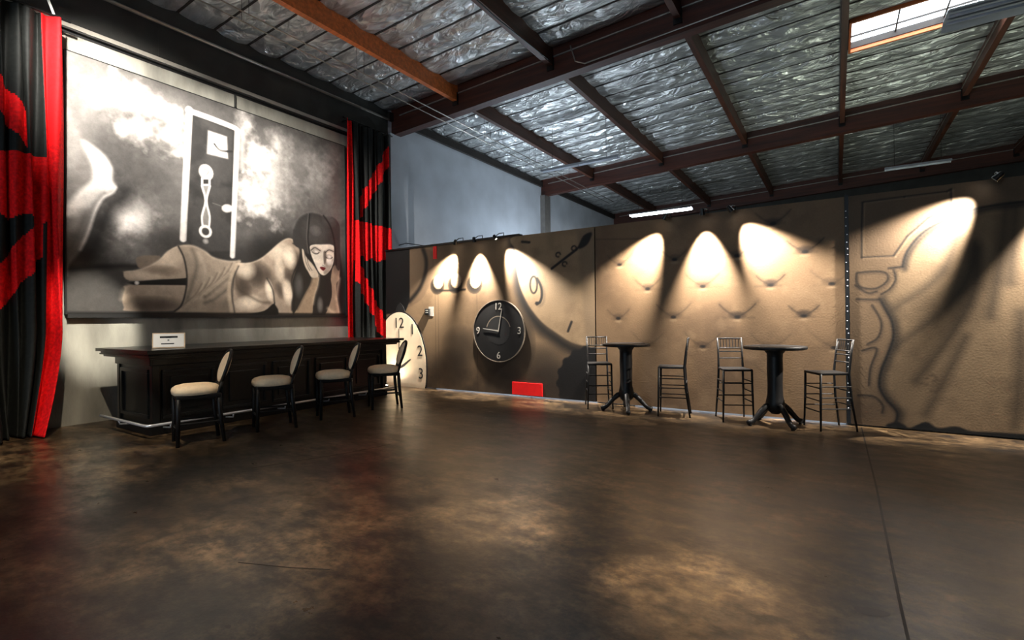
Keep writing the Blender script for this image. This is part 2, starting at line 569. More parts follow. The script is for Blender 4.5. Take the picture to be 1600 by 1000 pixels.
MURAL = {
    'cloud': [(2.805, 4.828), (3.007, 5.0), (3.201, 5.133), (3.386, 5.185), (3.543, 5.142), (3.704, 5.098), (3.871, 5.032), (4.005, 4.95), (4.062, 4.753), (4.057, 4.319), (3.902, 4.277), (3.733, 4.315), (3.535, 4.382), (3.379, 4.436), (3.245, 4.495), (3.381, 4.578), (3.627, 4.678), (3.793, 4.752), (3.702, 4.847), (3.453, 4.885), (3.282, 4.865), (3.117, 4.865), (2.927, 4.816)],
    'mottle': [(2.532, 5.35), (3.01, 5.369), (3.634, 5.321), (4.007, 5.122), (3.245, 4.495), (2.876, 4.378), (2.68, 4.204), (2.523, 4.376)],
    'cloud_dots': [(5.374, 4.63), (5.742, 4.956), (5.39, 3.876), (5.627, 4.249), (6.574, 4.872), (6.725, 4.556), (5.11, 5.18), (5.227, 4.832), (3.286, 3.086), (3.264, 3.058), (3.616, 3.476)],
    'floor': [(2.543, 2.231), (2.857, 2.279), (3.385, 2.359), (3.928, 2.205), (4.38, 2.178), (4.374, 1.592), (2.538, 1.589)],
    'leg': [(2.524, 4.523), (2.596, 4.548), (2.552, 4.386), (2.637, 4.34), (2.694, 4.152), (2.796, 3.833), (2.834, 3.89), (2.989, 3.931), (3.067, 3.83), (3.065, 3.635), (3.109, 3.547), (3.084, 3.456), (2.964, 3.347), (2.865, 3.113), (2.786, 2.793), (2.691, 2.546), (2.544, 2.312), (2.523, 2.31)],
    'leg_white': [(2.709, 4.138), (2.858, 4.087), (2.997, 3.972), (3.038, 3.895), (3.067, 3.805), (3.065, 3.635), (3.109, 3.547), (3.024, 3.456), (2.926, 3.435), (2.696, 3.084), (2.532, 3.009), (2.534, 3.17), (2.68, 3.407), (2.812, 3.577), (2.833, 3.748), (2.781, 3.914)],
    'leg_up': [(2.532, 4.526), (2.595, 4.474), (2.645, 4.323), (2.694, 4.134), (2.647, 3.748), (2.524, 3.718)],
    'leg_edge': [(3.109, 3.547), (3.064, 3.452), (2.944, 3.343), (2.846, 3.11), (2.767, 2.814), (2.672, 2.544)],
    'leg_core': [(3.005, 3.548), (2.829, 3.368), (2.696, 3.107), (2.603, 2.86)],
    'stub': [(3.386, 2.511), (3.697, 2.555), (3.605, 2.416), (3.471, 2.341), (3.389, 2.352)],
    'thigh_a': [(3.205, 2.258), (3.363, 2.294), (3.56, 2.387), (3.697, 2.502), (3.814, 2.645), (3.97, 2.743), (4.042, 2.616), (4.089, 2.377), (4.087, 2.22), (3.693, 2.177), (3.276, 2.126)],
    'garter': [(3.245, 2.092), (3.372, 2.119), (4.087, 2.22), (4.086, 2.101), (3.361, 2.068)],
    'ring': [(3.372, 2.099)],
    'thigh_b': [(3.276, 2.059), (4.086, 2.101), (4.059, 1.916), (3.997, 1.78), (3.899, 1.671), (3.251, 1.657), (3.2, 1.714), (3.18, 1.837), (3.213, 1.986)],
    'thigh_sh': [(3.599, 1.758), (3.79, 2.564), (3.405, 2.222), (3.741, 2.324)],
    'dress': [(3.97, 2.743), (4.181, 2.781), (4.386, 2.708), (4.5, 2.625), (4.637, 2.587), (4.818, 2.573), (4.986, 2.595), (4.996, 2.574), (4.953, 2.5), (4.877, 2.263), (4.863, 1.926), (4.87, 1.621), (4.374, 1.619), (4.375, 1.634), (3.899, 1.645), (4.009, 1.766), (4.073, 1.998), (4.095, 2.215), (4.077, 2.431), (4.042, 2.589)],
    'hem': [(3.97, 2.743), (4.042, 2.589), (4.082, 2.404), (4.095, 2.215), (4.073, 1.998), (4.009, 1.766), (3.899, 1.658)],
    'fold1': [(4.953, 2.543), (4.847, 2.345), (4.612, 2.123), (4.378, 1.91)],
    'fold2': [(4.921, 2.498), (4.825, 2.259), (4.792, 2.007), (4.839, 1.642)],
    'fold3': [(4.9, 2.433), (4.772, 2.089), (4.531, 1.874), (4.377, 1.81)],
    'fold4': [(4.18, 2.713), (4.254, 2.473), (4.174, 2.111), (4.07, 1.781)],
    'fold5': [(4.282, 2.669), (4.383, 2.401), (4.325, 1.897)],
    'torso': [(4.922, 2.54), (5.092, 2.559), (5.246, 2.597), (5.404, 2.682), (5.568, 2.821), (5.712, 2.961), (5.86, 3.082), (5.985, 3.137), (6.087, 3.111), (6.137, 3.0), (6.241, 2.965), (6.211, 2.725), (6.104, 2.434), (6.05, 2.244), (6.074, 2.058), (6.068, 1.58), (5.696, 1.58), (5.675, 1.839), (5.627, 1.793), (5.461, 1.679), (5.19, 1.623), (4.87, 1.621), (4.863, 1.926), (4.887, 2.263)],
    't_sh': [(5.355, 2.381), (5.044, 2.102), (6.008, 2.938), (6.001, 2.38), (5.774, 2.092), (6.158, 2.626), (5.198, 2.283), (5.585, 2.308)],
    't_hl': [(6.006, 2.752), (5.559, 2.082), (5.947, 2.053), (5.76, 2.864), (5.112, 2.428), (5.149, 1.827), (5.779, 2.502)],
    't_line1': [(5.515, 2.303), (5.63, 2.086), (5.663, 1.839), (5.556, 1.837), (5.374, 2.074)],
    't_line2': [(4.899, 2.391), (4.959, 2.098), (5.129, 1.977), (5.372, 1.854), (5.556, 1.837)],
    't_line3': [(6.24, 2.941), (6.198, 2.677), (6.078, 2.432), (6.038, 2.243), (6.078, 1.965), (6.073, 1.591)],
    'below': [(4.859, 1.611), (5.19, 1.623), (5.461, 1.679), (5.651, 1.816), (5.696, 1.58), (4.869, 1.569)],
    'hair_back': [(6.089, 3.064), (6.191, 2.983), (6.269, 2.873), (6.294, 2.733), (6.185, 2.44), (6.103, 2.153), (6.096, 1.591), (7.19, 1.588), (7.209, 2.972), (6.738, 3.07)],
    'hair': [(6.093, 3.369), (6.159, 3.52), (6.279, 3.657), (6.468, 3.75), (6.662, 3.759), (6.803, 3.734), (6.978, 3.751), (7.127, 3.7), (7.217, 3.561), (7.219, 3.28), (7.204, 2.614), (7.084, 2.706), (7.044, 3.132), (6.486, 3.065), (6.47, 2.87), (6.296, 2.923), (6.191, 2.983), (6.084, 3.064), (6.073, 3.226)],
    'face': [(6.481, 3.064), (6.738, 3.107), (7.035, 3.126), (7.057, 2.956), (7.046, 2.779), (6.969, 2.596), (6.845, 2.474), (6.758, 2.456), (6.674, 2.511), (6.591, 2.651), (6.51, 2.814), (6.466, 2.942)],
    'hand_a': [(6.275, 2.957), (6.323, 2.926), (6.353, 2.834), (6.414, 2.768), (6.536, 2.659), (6.651, 2.497), (6.664, 2.413), (6.505, 2.385), (6.411, 2.504), (6.35, 2.595), (6.294, 2.757)],
    'fing1': [(6.323, 2.926), (6.368, 2.692), (6.452, 2.531)],
    'fing2': [(6.388, 2.802), (6.427, 2.649), (6.507, 2.535)],
    'arm_a': [(6.505, 2.414), (6.667, 2.445), (6.642, 2.228), (6.569, 2.03), (6.525, 1.834), (6.467, 1.587), (6.091, 1.58), (6.15, 1.733), (6.311, 2.02), (6.448, 2.242)],
    'arm_b': [(7.023, 2.638), (7.114, 2.709), (7.198, 2.665), (7.186, 2.409), (7.108, 2.277), (7.119, 1.999), (7.166, 1.598), (6.833, 1.588), (6.893, 1.742), (6.985, 1.995), (6.988, 2.246), (6.969, 2.395)],
    'hair_st': [(6.467, 3.714), (6.436, 3.42), (6.42, 3.177), (6.457, 2.893), (6.803, 3.734), (6.975, 3.525), (7.075, 3.186), (7.114, 2.709)],
    'hair_hl': [(6.601, 3.383), (6.172, 3.498), (6.822, 2.931), (6.948, 3.671)],
    'eye_a': [(6.49, 2.957), (6.582, 3.023), (6.708, 2.973)],
    'eye_a2': [(6.506, 2.898), (6.594, 2.878), (6.693, 2.937)],
    'eyeball': [(6.601, 2.937), (6.931, 2.863)],
    'eye_b': [(6.836, 2.945), (6.925, 3.012), (7.043, 2.993)],
    'nose_sh': [(6.793, 2.953), (6.851, 2.972), (6.863, 2.812), (6.818, 2.683), (6.791, 2.78)],
    'cheek_sh': [(6.836, 2.933), (6.849, 2.785), (6.936, 2.748), (7.04, 2.829), (6.963, 2.595), (6.845, 2.474), (6.787, 2.507), (6.824, 2.634)],
    'lips': [(6.697, 2.611), (6.746, 2.633), (6.841, 2.616), (6.788, 2.552), (6.745, 2.566)],
    'blank_hl': [(6.195, 2.205), (6.693, 1.813)],
    'door': [(4.156, 5.062), (4.919, 4.986), (4.852, 2.727), (4.24, 2.662), (4.074, 2.904)],
    'door_l': [(4.164, 5.104), (4.126, 4.425), (4.082, 3.633), (4.041, 2.874)],
    'door_t': [(4.144, 5.079), (4.518, 5.064), (4.92, 5.029), (4.989, 4.98)],
    'door_r': [(4.975, 4.99), (4.946, 4.374), (4.903, 3.52), (4.86, 2.672)],
    'door_o': [(5.074, 4.992), (5.053, 4.344)],
    'plate': [(4.469, 4.832), (4.78, 4.818), (4.795, 4.433), (4.447, 4.429)],
    'handle': [(4.565, 4.631), (4.669, 4.545), (4.873, 4.58)],
    'kh': [(4.423, 4.092)],
    'ks': [(4.341, 3.979), (4.494, 4.015), (4.492, 3.874), (4.34, 3.84)],
    'kl': [(4.352, 3.835), (4.407, 3.592), (4.347, 3.314), (4.357, 3.129)],
    'kr': [(4.484, 3.864), (4.425, 3.596), (4.473, 3.335), (4.461, 3.144)],
    'kb': [(4.352, 3.835), (4.484, 3.864), (4.425, 3.596), (4.473, 3.335), (4.461, 3.144), (4.357, 3.129), (4.347, 3.314), (4.407, 3.592)],
    'kring': [(4.402, 3.055)],
    'latch': [(4.779, 3.526), (4.528, 3.575)],
}
CLOCKP = {
    'dial': [(-5.107, 3.059), (-5.103, 2.759), (-5.086, 2.475), (-5.008, 2.084), (-4.828, 1.729), (-4.553, 1.414), (-4.247, 1.21), (-3.952, 1.047), (-3.631, 0.971), (-3.458, 0.949), (-3.433, 3.064)],
    'dial_edge': [(-5.116, 3.06), (-5.111, 2.76), (-5.098, 2.476), (-5.028, 2.085), (-4.861, 1.723), (-4.585, 1.394), (-4.267, 1.177), (-3.971, 1.014), (-3.632, 0.935), (-3.458, 0.92)],
    'dial_band': [(-3.819, 3.042), (-3.467, 3.036), (-3.458, 0.949), (-3.666, 0.97)],
    'nine_ring': [(-4.711, 2.098)],
    'nine_tail': [(-4.629, 2.204), (-4.553, 2.046), (-4.539, 1.892), (-4.58, 1.774), (-4.647, 1.748)],
    'tick1': [(-4.955, 2.921), (-4.793, 2.895)],
    'tick2': [(-4.012, 1.238), (-3.94, 1.403)],
    'hand': [(-4.328, 2.373), (-3.823, 2.683), (-3.644, 2.797)],
    'hand_blob': [(-3.787, 2.745), (-3.823, 2.7), (-3.734, 2.692), (-3.609, 2.761), (-3.531, 2.915), (-3.572, 2.951), (-3.696, 2.899)],
    'curl': [(-4.192, 2.615), (-4.063, 2.439), (-3.877, 2.704)],
    'arc_l': [(-7.469, 2.998), (-7.381, 2.759), (-7.412, 2.472), (-7.587, 2.152), (-7.885, 1.888)],
    'knobs': [(-7.046, 2.27), (-6.559, 2.273), (-6.062, 2.247)],
    'knob_bar': [(-6.999, 2.085), (-6.657, 2.074), (-6.327, 2.079)],
    'seams': [(-7.138, 1.999), (-7.05, 1.996), (-6.032, 1.994)],
    'gear': [(-3.534, 0.411)],
    'shadow_blobs': [(-6.718, 0.466), (-5.363, 0.215), (-4.249, 0.283), (-6.457, 0.936), (-4.509, 0.619)],
    'black': [(-8.423, 3.217), (-7.865, 3.165), (-7.885, 1.897), (-8.006, 1.673), (-8.448, 1.624)],
    'clock_sh': [(-5.282, 0.712)],
}
TUFTP = {
    'tufts': [(-3.038, 2.35), (-2.13, 2.368), (-1.219, 2.356), (-0.354, 2.341), (-0.744, 2.775), (-2.565, 1.923), (-1.711, 1.925), (-0.785, 1.901), (-3.071, 1.45), (-2.16, 1.46), (-1.228, 1.449), (-0.378, 1.456), (-1.721, 1.004), (-0.046, 1.884), (-0.025, 1.021), (-2.575, 1.008), (-0.794, 1.004)],
    'fold': [(-3.447, 2.819), (-2.683, 2.757), (-2.555, 2.774)],
}
DRAPEP = {
    'mould': [(0.287, 2.217), (0.29, 2.579), (0.303, 2.94), (0.733, 2.951), (1.146, 2.955), (1.181, 2.976), (1.187, 2.763), (0.97, 2.658), (0.759, 2.451), (0.618, 2.211), (0.287, 2.217)],
    'arch': [(0.709, 2.067), (0.757, 2.258), (0.909, 2.474), (1.144, 2.619), (1.422, 2.713), (1.814, 2.739), (2.179, 2.716)],
    'arch_in': [(0.709, 2.067), (0.569, 2.057)],
    'scroll': [(0.229, 2.019), (0.409, 2.028), (0.537, 2.0), (0.552, 1.901), (0.44, 1.807), (0.293, 1.822), (0.227, 1.897), (0.229, 2.019)],
    'scroll2': [(0.616, 2.035), (0.637, 1.916), (0.583, 1.801), (0.487, 1.726)],
    'edge': [(0.471, 1.667), (0.533, 1.526), (0.595, 1.368), (0.608, 1.172), (0.543, 0.934), (0.478, 0.734), (0.46, 0.534), (0.523, 0.38), (0.631, 0.232), (0.63, 0.114), (0.583, 0.031)],
    'in': [[(0.225, 1.675), (0.454, 1.659)], [(0.389, 1.589), (0.484, 1.369), (0.45, 1.17), (0.336, 1.081)], [(0.276, 0.995), (0.433, 1.027), (0.366, 0.769), (0.347, 0.547)], [(0.23, 0.406), (0.395, 0.402), (0.49, 0.298), (0.483, 0.199)], [(0.21, 1.858), (0.342, 1.751), (0.439, 1.767)]],
    'folds': [[(1.226, 2.367), (1.11, 2.003), (0.933, 1.785), (0.627, 1.544)], [(1.392, 2.314), (1.334, 1.915), (1.077, 1.478), (0.623, 1.054)], [(1.418, 2.239), (1.387, 1.765), (1.189, 1.252), (0.834, 0.635)], [(1.661, 2.7), (1.603, 2.043), (1.519, 1.434)], [(1.3, 1.178), (1.069, 0.573), (0.92, 0.22)], [(1.751, 2.67), (1.692, 1.823)], [(1.938, 2.576), (1.906, 1.673), (1.82, 0.269)], [(1.779, 1.466), (1.761, 0.794), (1.718, 0.152)]],
    'drape': [(0.709, 2.067), (0.757, 2.258), (0.909, 2.474), (1.144, 2.619), (1.422, 2.713), (1.814, 2.739), (2.408, 2.717), (2.837, 2.639), (2.818, 0.047), (0.629, -0.003), (0.631, 0.232), (0.523, 0.38), (0.46, 0.534), (0.478, 0.734), (0.543, 0.934), (0.608, 1.172), (0.595, 1.368), (0.533, 1.526), (0.471, 1.667)],
    'black': [(0.63, 0.095), (0.707, 0.064), (0.768, 0.031), (0.919, 0.124), (1.036, 0.06), (1.207, 0.098), (1.346, 0.057), (1.614, 0.069), (1.793, 0.072), (2.159, 0.097), (2.158, -0.073), (0.629, -0.003)],
}

# ================================================================ the room
XL, XR, YF, YE, YB = -9.27, 8.0, -7.0, 24.0, 8.0

fl = make('floor', 'floor', lambda b: box(b, XL - 0.3, XR + 0.3, YF - 0.3, YE + 0.3, -0.2, 0.0))
tag(fl, 'dark brown stained and polished concrete floor', kind='structure')


def joint(pts, w):
    def fn(b):
        for (xa, ya), (xb, yb) in zip(pts[:-1], pts[1:]):
            d = Vector((xb - xa, yb - ya, 0))
            n = Vector((-d.y, d.x, 0)).normalized() * w / 2
            vs_ = [b.verts.new((xa + n.x, ya + n.y, 0.0015)), b.verts.new((xa - n.x, ya - n.y, 0.0015)), b.verts.new((xb - n.x, yb - n.y, 0.0015)), b.verts.new((xb + n.x, yb + n.y, 0.0015))]
            b.faces.new(vs_)
    return fn


make('expansion_joint', 'ink', joint([(0.26, 7.9), (0.27, 5.2), (0.255, 3.2), (0.262, 0.5), (0.26, -5)], 0.014), fl)
make('control_joint', 'joist', joint([(-4.9, 2.75), (-4.55, 3.6), (-4.42, 4.15)], 0.012), fl)
make('control_joint', 'joist', joint([(-3.05, 1.62), (-2.72, 1.75), (-2.5, 1.86)], 0.01), fl)


def stain(cx, cy, rx, ry, rot):
    def fn(b):
        ring = []
        for k in range(20):
            a = 2 * math.pi * k / 20
            q = 1 + 0.1 * math.sin(3 * a + cx * 9)
            x, y = rx * q * math.cos(a), ry * q * math.sin(a)
            ring.append(b.verts.new((cx + x * math.cos(rot) - y * math.sin(rot), cy + x * math.sin(rot) + y * math.cos(rot), 0.0012)))
        b.faces.new(ring)
    return fn


STAIN = mat('dark_stain', (0.17, 0.12, 0.10), 0.4, var=0.3, scale=20)
for a in ((0.13, 3.0, 0.075, 0.04, 0.3), (0.90, 2.55, 0.05, 0.03, 0.2), (-1.35, 1.42, 0.02, 0.014, 0), (-1.9, 1.35, 0.018, 0.012, 0.4), (-2.45, 1.25, 0.02, 0.012, 0)):
    make('floor_stain', STAIN, stain(*a), fl)

# left wall: dark upper band, grey field behind the bar, white block beyond the curtain
wl = make('wall_left', 'wall', lambda b: box(b, XL - 0.25, XL, YF, 8.7, 0, 5.66))
tag(wl, 'grey painted wall behind the bar and mural', kind='structure')
make('upper_band', 'wall_dark', lambda b: box(b, XL - 0.25, XL + 0.02, YF, 8.7, 5.80, 7.0), wl)
make('ledge', 'numeral_grey', lambda b: box(b, XL - 0.25, XL + 0.05, YF, 8.7, 5.735, 5.80), wl)
make('reveal', 'ink', lambda b: box(b, XL - 0.25, XL + 0.01, YF, 8.7, 5.66, 5.735), wl)
make('ledge_lip', 'wall_dark', lambda b: box(b, XL, XL + 0.065, YF, 8.7, 5.70, 5.72), wl)
for y in (1.2, 4.95, 3.72, 6.55):
    make('panel_joint', 'wall_dark', lambda b: box(b, XL, XL + 0.024, y, y + 0.02, 5.42 if y in (4.95,) else 5.80, 5.66 if y in (4.95,) else 6.9), wl)
ww = make('wall_left_white', 'wall_white', lambda b: box(b, XL - 0.25, XL, 8.7, YE, 0, 7.0))
tag(ww, 'white painted block wall above the clock backdrop', kind='structure')
make('pilaster', 'wall_white', lambda b: box(b, XL, XL + 0.09, 8.72, 9.3, 0, 6.1), ww)
make('pilaster', mat('grey_pilaster', (0.42, 0.40, 0.38), 0.6), lambda b: box(b, XL, XL + 0.2, 16.3, 16.72, 0, 6.1), ww)
make('ledger', 'joist', lambda b: box(b, XL, XL + 0.08, 8.7, YE, 6.42, 6.62), ww)

wb = make('wall_back', 'wall_dark', lambda b: box(b, XL, XR, YE, YE + 0.25, 0, 7.6))
tag(wb, 'dark back wall far beyond the painted backdrops', kind='structure')
wr = make('wall_right', 'wall', lambda b: box(b, XR, XR + 0.25, YF, YE, 0, 7.6))
tag(wr, 'grey wall on the far right side', kind='structure')


def front_wall(b):  # unseen wall; its door opening is added to let daylight in
    box(b, XL, -5.6, YF - 0.25, YF, 0, 7.6)
    box(b, -0.4, XR, YF - 0.25, YF, 0, 7.6)
    box(b, -5.6, -0.4, YF - 0.25, YF, 4.2, 7.6)


wf = make('wall_front', 'wall', front_wall)
tag(wf, 'unseen wall with a loading door opening added for daylight', kind='structure')

# ---------------------------------------------------------------- roof: deck, glulam beams, purlins, joists and foil
SLOPE = -math.atan(0.04)
xs = sorted({XL - 0.3, XR + 0.3} | {v for s in SKYLIGHTS for v in s[:2]})
ys = sorted({YF - 0.3, YE + 0.3} | {v for s in SKYLIGHTS for v in s[2:]})


def deck(b):
    for xa, xb in zip(xs[:-1], xs[1:]):
        for ya, yb in zip(ys[:-1], ys[1:]):
            cx, cy = (xa + xb) / 2, (ya + yb) / 2
            if any(s[0] < cx < s[1] and s[2] < cy < s[3] for s in SKYLIGHTS):
                continue
            vs_ = box(b, xa, xb, ya, yb, 0.0, 0.06)
            for v in vs_:
                v.co.z += zfoil(v.co.x) + 0.16


ceil = make('ceiling', 'deck', deck)
tag(ceil, 'timber roof deck lined with crumpled silver foil insulation', kind='structure')

PURL = [-7.2, -4.75, -2.25, 0.18, 2.70, 5.2, 7.7]
BEAMS = [-1.0, 8.95, 16.49, 23.8]


def sloped(b, x0, x1, y0, y1, dz0, dz1):
    for v in box(b, x0, x1, y0, y1, dz0, dz1):
        v.co.z += zbeam(v.co.x)


for y in BEAMS:
    bo = make('glulam_beam', 'beam', lambda b: sloped(b, XL, XR, y - 0.11, y + 0.11, 0.0, 0.68), ceil)
    # nailer strip and thin conduit along the beam
    make('nailer_strip', 'conduit', lambda b: sloped(b, XL + 0.3, XR, y - 0.135, y - 0.11, 0.40, 0.425), bo)
    if y == 8.95:
        make('beam_conduit', 'conduit', lambda b: tube(b, [(-4.3, y - 0.135, zbeam(-4.3) + 0.5), (-4.2, y - 0.135, zbeam(-4.2) + 0.16), (-4.0, y - 0.135, zbeam(-4) + 0.05), (2, y - 0.135, zbeam(2) + 0.1), (XR, y - 0.135, zbeam(XR) + 0.1)], 0.014, 6), bo)
for i, x in enumerate(PURL):
    for ya, yb in zip(BEAMS[:-1], BEAMS[1:]):
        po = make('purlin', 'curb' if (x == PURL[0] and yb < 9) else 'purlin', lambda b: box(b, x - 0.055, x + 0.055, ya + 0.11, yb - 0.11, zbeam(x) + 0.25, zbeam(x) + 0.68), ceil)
        if yb > 8:
            make('purlin_nailer', 'conduit', lambda b: box(b, x - 0.072, x - 0.055, ya + 0.11, yb - 0.11, zbeam(x) + 0.44, zbeam(x) + 0.46), po)
    for y in BEAMS[1:]:
        make('beam_hanger', 'black_metal', lambda b: (box(b, x - 0.075, x + 0.075, y - 0.145, y - 0.11, zbeam(x) + 0.16, zbeam(x) + 0.44), box(b, x - 0.075, x + 0.075, y + 0.11, y + 0.145, zbeam(x) + 0.16, zbeam(x) + 0.44)), ceil)

# foil strips between joists: six crumpled variants, shared
SW, SD = 2.34, 0.585
foil_meshes = []
for k in range(6):
    rng = np.random.default_rng(40 + k)
    nx, ny = 44, 13
    gx, gy = np.meshgrid(np.linspace(-SW / 2, SW / 2, nx), np.linspace(-SD / 2, SD / 2, ny))
    prof = np.cos(gy / SD * math.pi) ** 0.7
    h = np.zeros_like(gx)
    for q in range(9):
        kx, ky, ph = rng.uniform(-9, 9), rng.uniform(-16, 16), rng.uniform(0, 6.28)
        h += (1 - np.abs(np.sin(kx * gx + ky * gy + ph))) * 0.5 ** (q * 0.25)
    h = (h - h.mean()) * 0.009
    dz = -prof * (0.055 + 0.02 * np.sin(gx * rng.uniform(1, 3) + q)) + h * (0.35 + prof)
    me = bpy.data.meshes.new('foil_strip')
    vv = np.stack([gx, gy, dz], -1).reshape(-1, 3)
    ff = [(r_ * nx + c, (r_ + 1) * nx + c, (r_ + 1) * nx + c + 1, r_ * nx + c + 1) for r_ in range(ny - 1) for c in range(nx - 1)]
    me.from_pydata(vv.tolist(), [], ff)
    for p in me.polygons:
        p.use_smooth = True
    me.materials.append(MAT['foil'])
    foil_meshes.append(me)
jm = bpy.data.meshes.new('joist')
bm = bmesh.new()
box(bm, -1.2, 1.2, -0.02, 0.02, -0.03, 0.13)
finish(bm)
bm.to_mesh(jm)
bm.free()
jm.materials.append(MAT['joist'])
BAYS = [(XL + 0.02, -7.255)] + [(a + 0.055, b - 0.055) for a, b in zip(PURL[:-1], PURL[1:])]
SEGS = [(2.8, 8.84), (9.06, 16.38), (16.6, 23.69)]
rnd = random.Random(3)
for xa, xb in BAYS:
    cx, wx = (xa + xb) / 2, xb - xa
    for ya, yb in SEGS:
        n = round((yb - ya) / 0.61)
        st = (yb - ya) / n
        for k in range(n):
            cy = ya + (k + 0.5) * st
            if any(s[0] < xb - 0.1 and s[1] > xa + 0.1 and s[2] - 0.05 < cy < s[3] + 0.05 for s in SKYLIGHTS):
                continue
            if xa > 5 and cy < 14:
                continue
            o = obj_me('foil_strip', rnd.choice(foil_meshes), None, ceil, (cx, cy, zfoil(cx) + 0.06), (0, SLOPE, 0))
            o.scale = (wx / SW * rnd.choice((-1, 1)), st / SD * 0.985 * rnd.choice((-1, 1)), 1)
            if k:
                j = obj_me('joist', jm, None, ceil, (cx, ya + k * st, zfoil(cx) + 0.075), (0, SLOPE, 0))
                j.scale = (wx / 2.4, 1, 1)
# nearer the camera than the picture shows: plain foil sheets
for xa, xb in BAYS:
    make('foil_sheet', 'foil', lambda b: b.faces.new([b.verts.new((x, y, zfoil(x) + 0.05)) for x, y in ((xa, YF), (xb, YF), (xb, 2.75), (xa, 2.75))]), ceil)

# roof lights
for i, (x0, x1, y0, y1) in enumerate(SKYLIGHTS):
    zc = zfoil((x0 + x1) / 2)

    def curb(b):
        for a in ((x0 - 0.04, x1 + 0.04, y0 - 0.05, y0), (x0 - 0.04, x1 + 0.04, y1, y1 + 0.05), (x0 - 0.04, x0, y0, y1), (x1, x1 + 0.04, y0, y1)):
            for v in box(b, *a, -0.03, 0.19):
                v.co.z += zfoil(v.co.x)
    c = make('window_%d' % (i + 1), 'curb', curb)
    tag(c, ('bright roof light with orange timber curb beside a purlin' if i == 0 else 'roof light with timber curb in the foil lined ceiling'), kind='structure')
    make('pane', 'acrylic', lambda b: b.faces.new([b.verts.new((x, y, zfoil(x) + 0.17)) for x, y in ((x0, y0), (x1, y0), (x1, y1), (x0, y1))]), c)
    for t in (0.33, 0.66):
        make('mullion', 'joist', lambda b: sloped(b, x0 + (x1 - x0) * t - 0.012, x0 + (x1 - x0) * t + 0.012, y0, y1, 0.68, 0.71), c)
    make('mullion', 'joist', lambda b: sloped(b, x0, x1, y0 + (y1 - y0) * 0.72, y0 + (y1 - y0) * 0.72 + 0.025, 0.68, 0.71), c)

# ================================================================ scenic flats across the hall
ZT = 3.04


def flat(x0, x1, label, painter):
    painter.tint((0.92, 0.875, 0.815))
    body = make('scenic_flat', 'flat_back', lambda b: box(b, x0, x1, YB + 0.004, YB + 0.1, 0.022, ZT))
    tag(body, label, 'backdrop', kind='thing')
    o = obj_me('painted_face', painter.mesh('painted_face', lambda s, z: (s, np.full_like(s, YB), z)), 'paint', body)
    return body


# ---- clock flat
TAN = (0.50, 0.43, 0.345)
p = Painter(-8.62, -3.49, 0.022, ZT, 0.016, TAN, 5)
W = CLOCKP
n1 = p.noise(1.1, 5)
n2 = p.noise(3.0, 5)
p.mix(np.clip((0.55 - n1) * 2.2, 0, 0.8), (0.30, 0.25, 0.195))
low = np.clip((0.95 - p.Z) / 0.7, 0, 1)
p.mix(np.clip(low * (0.3 + 1.1 * (n2 - 0.25)), 0, 0.75), (0.20, 0.17, 0.14))  # shadow towards the bottom, painted as mottled darkening
for s_ in W['shadow_blobs']:  # soft round shadows painted into the flat's colour
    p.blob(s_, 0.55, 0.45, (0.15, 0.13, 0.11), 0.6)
p.fill([(s_ + 0.22, z - 0.04) for s_, z in W['arc_l']] + [(-8.62, 1.7), (-8.62, 3.1)], (0.40, 0.34, 0.28), 0.02, 0.6)
p.stroke(W['arc_l'], 0.09, (0.10, 0.09, 0.08), 0.05, 0.95)
p.fill(W['black'] + [(-8.7, 1.6), (-8.7, 3.1)], (0.03, 0.03, 0.03), 0.02, smooth=False)
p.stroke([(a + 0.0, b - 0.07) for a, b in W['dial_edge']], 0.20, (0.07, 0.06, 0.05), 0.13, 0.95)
d = p.fill(W['dial'], (0.60, 0.53, 0.435), 0.02)
ins = np.clip(-d / 0.02, 0, 1)
p.mix(ins * np.clip((0.55 - n2) * 1.6, 0, 0.5), (0.45, 0.385, 0.31))
p.fill(W['dial_band'], (0.45, 0.40, 0.34), 0.06, 0.55, smooth=False)
# figure nine, ticks and ornate hand
nc = W['nine_ring'][0]
ring = [(nc[0] + 0.075 * math.cos(a), nc[1] + 0.155 * math.sin(a)) for a in np.linspace(0, 2 * math.pi, 14)]
p.stroke([(a + 0.05, b - 0.04) for a, b in W['nine_tail']], 0.05, (0.45, 0.40, 0.34), 0.03, 0.7)
p.stroke(ring, 0.035, (0.09, 0.08, 0.07), 0.012)
p.stroke([(nc[0] + 0.07, nc[1] + 0.08)] + W['nine_tail'], 0.05, (0.09, 0.08, 0.07), 0.012)
p.blob(W['nine_tail'][-1], 0.045, 0.04, (0.06, 0.05, 0.05), 1, 0, 0.4)
for k in ('tick1', 'tick2'):
    p.stroke(W[k], 0.045, (0.10, 0.09, 0.08), 0.012)
h0, h1, h2 = W['hand']
p.stroke([h0, h1], 0.045, (0.07, 0.06, 0.06), 0.012)
p.fill(W['hand_blob'], (0.07, 0.06, 0.06), 0.02)
for c_ in W['curl']:
    p.stroke([(c_[0] + 0.045 * math.cos(a), c_[1] + 0.04 * math.sin(a)) for a in np.linspace(0, 5, 8)], 0.025, (0.08, 0.07, 0.07), 0.012)
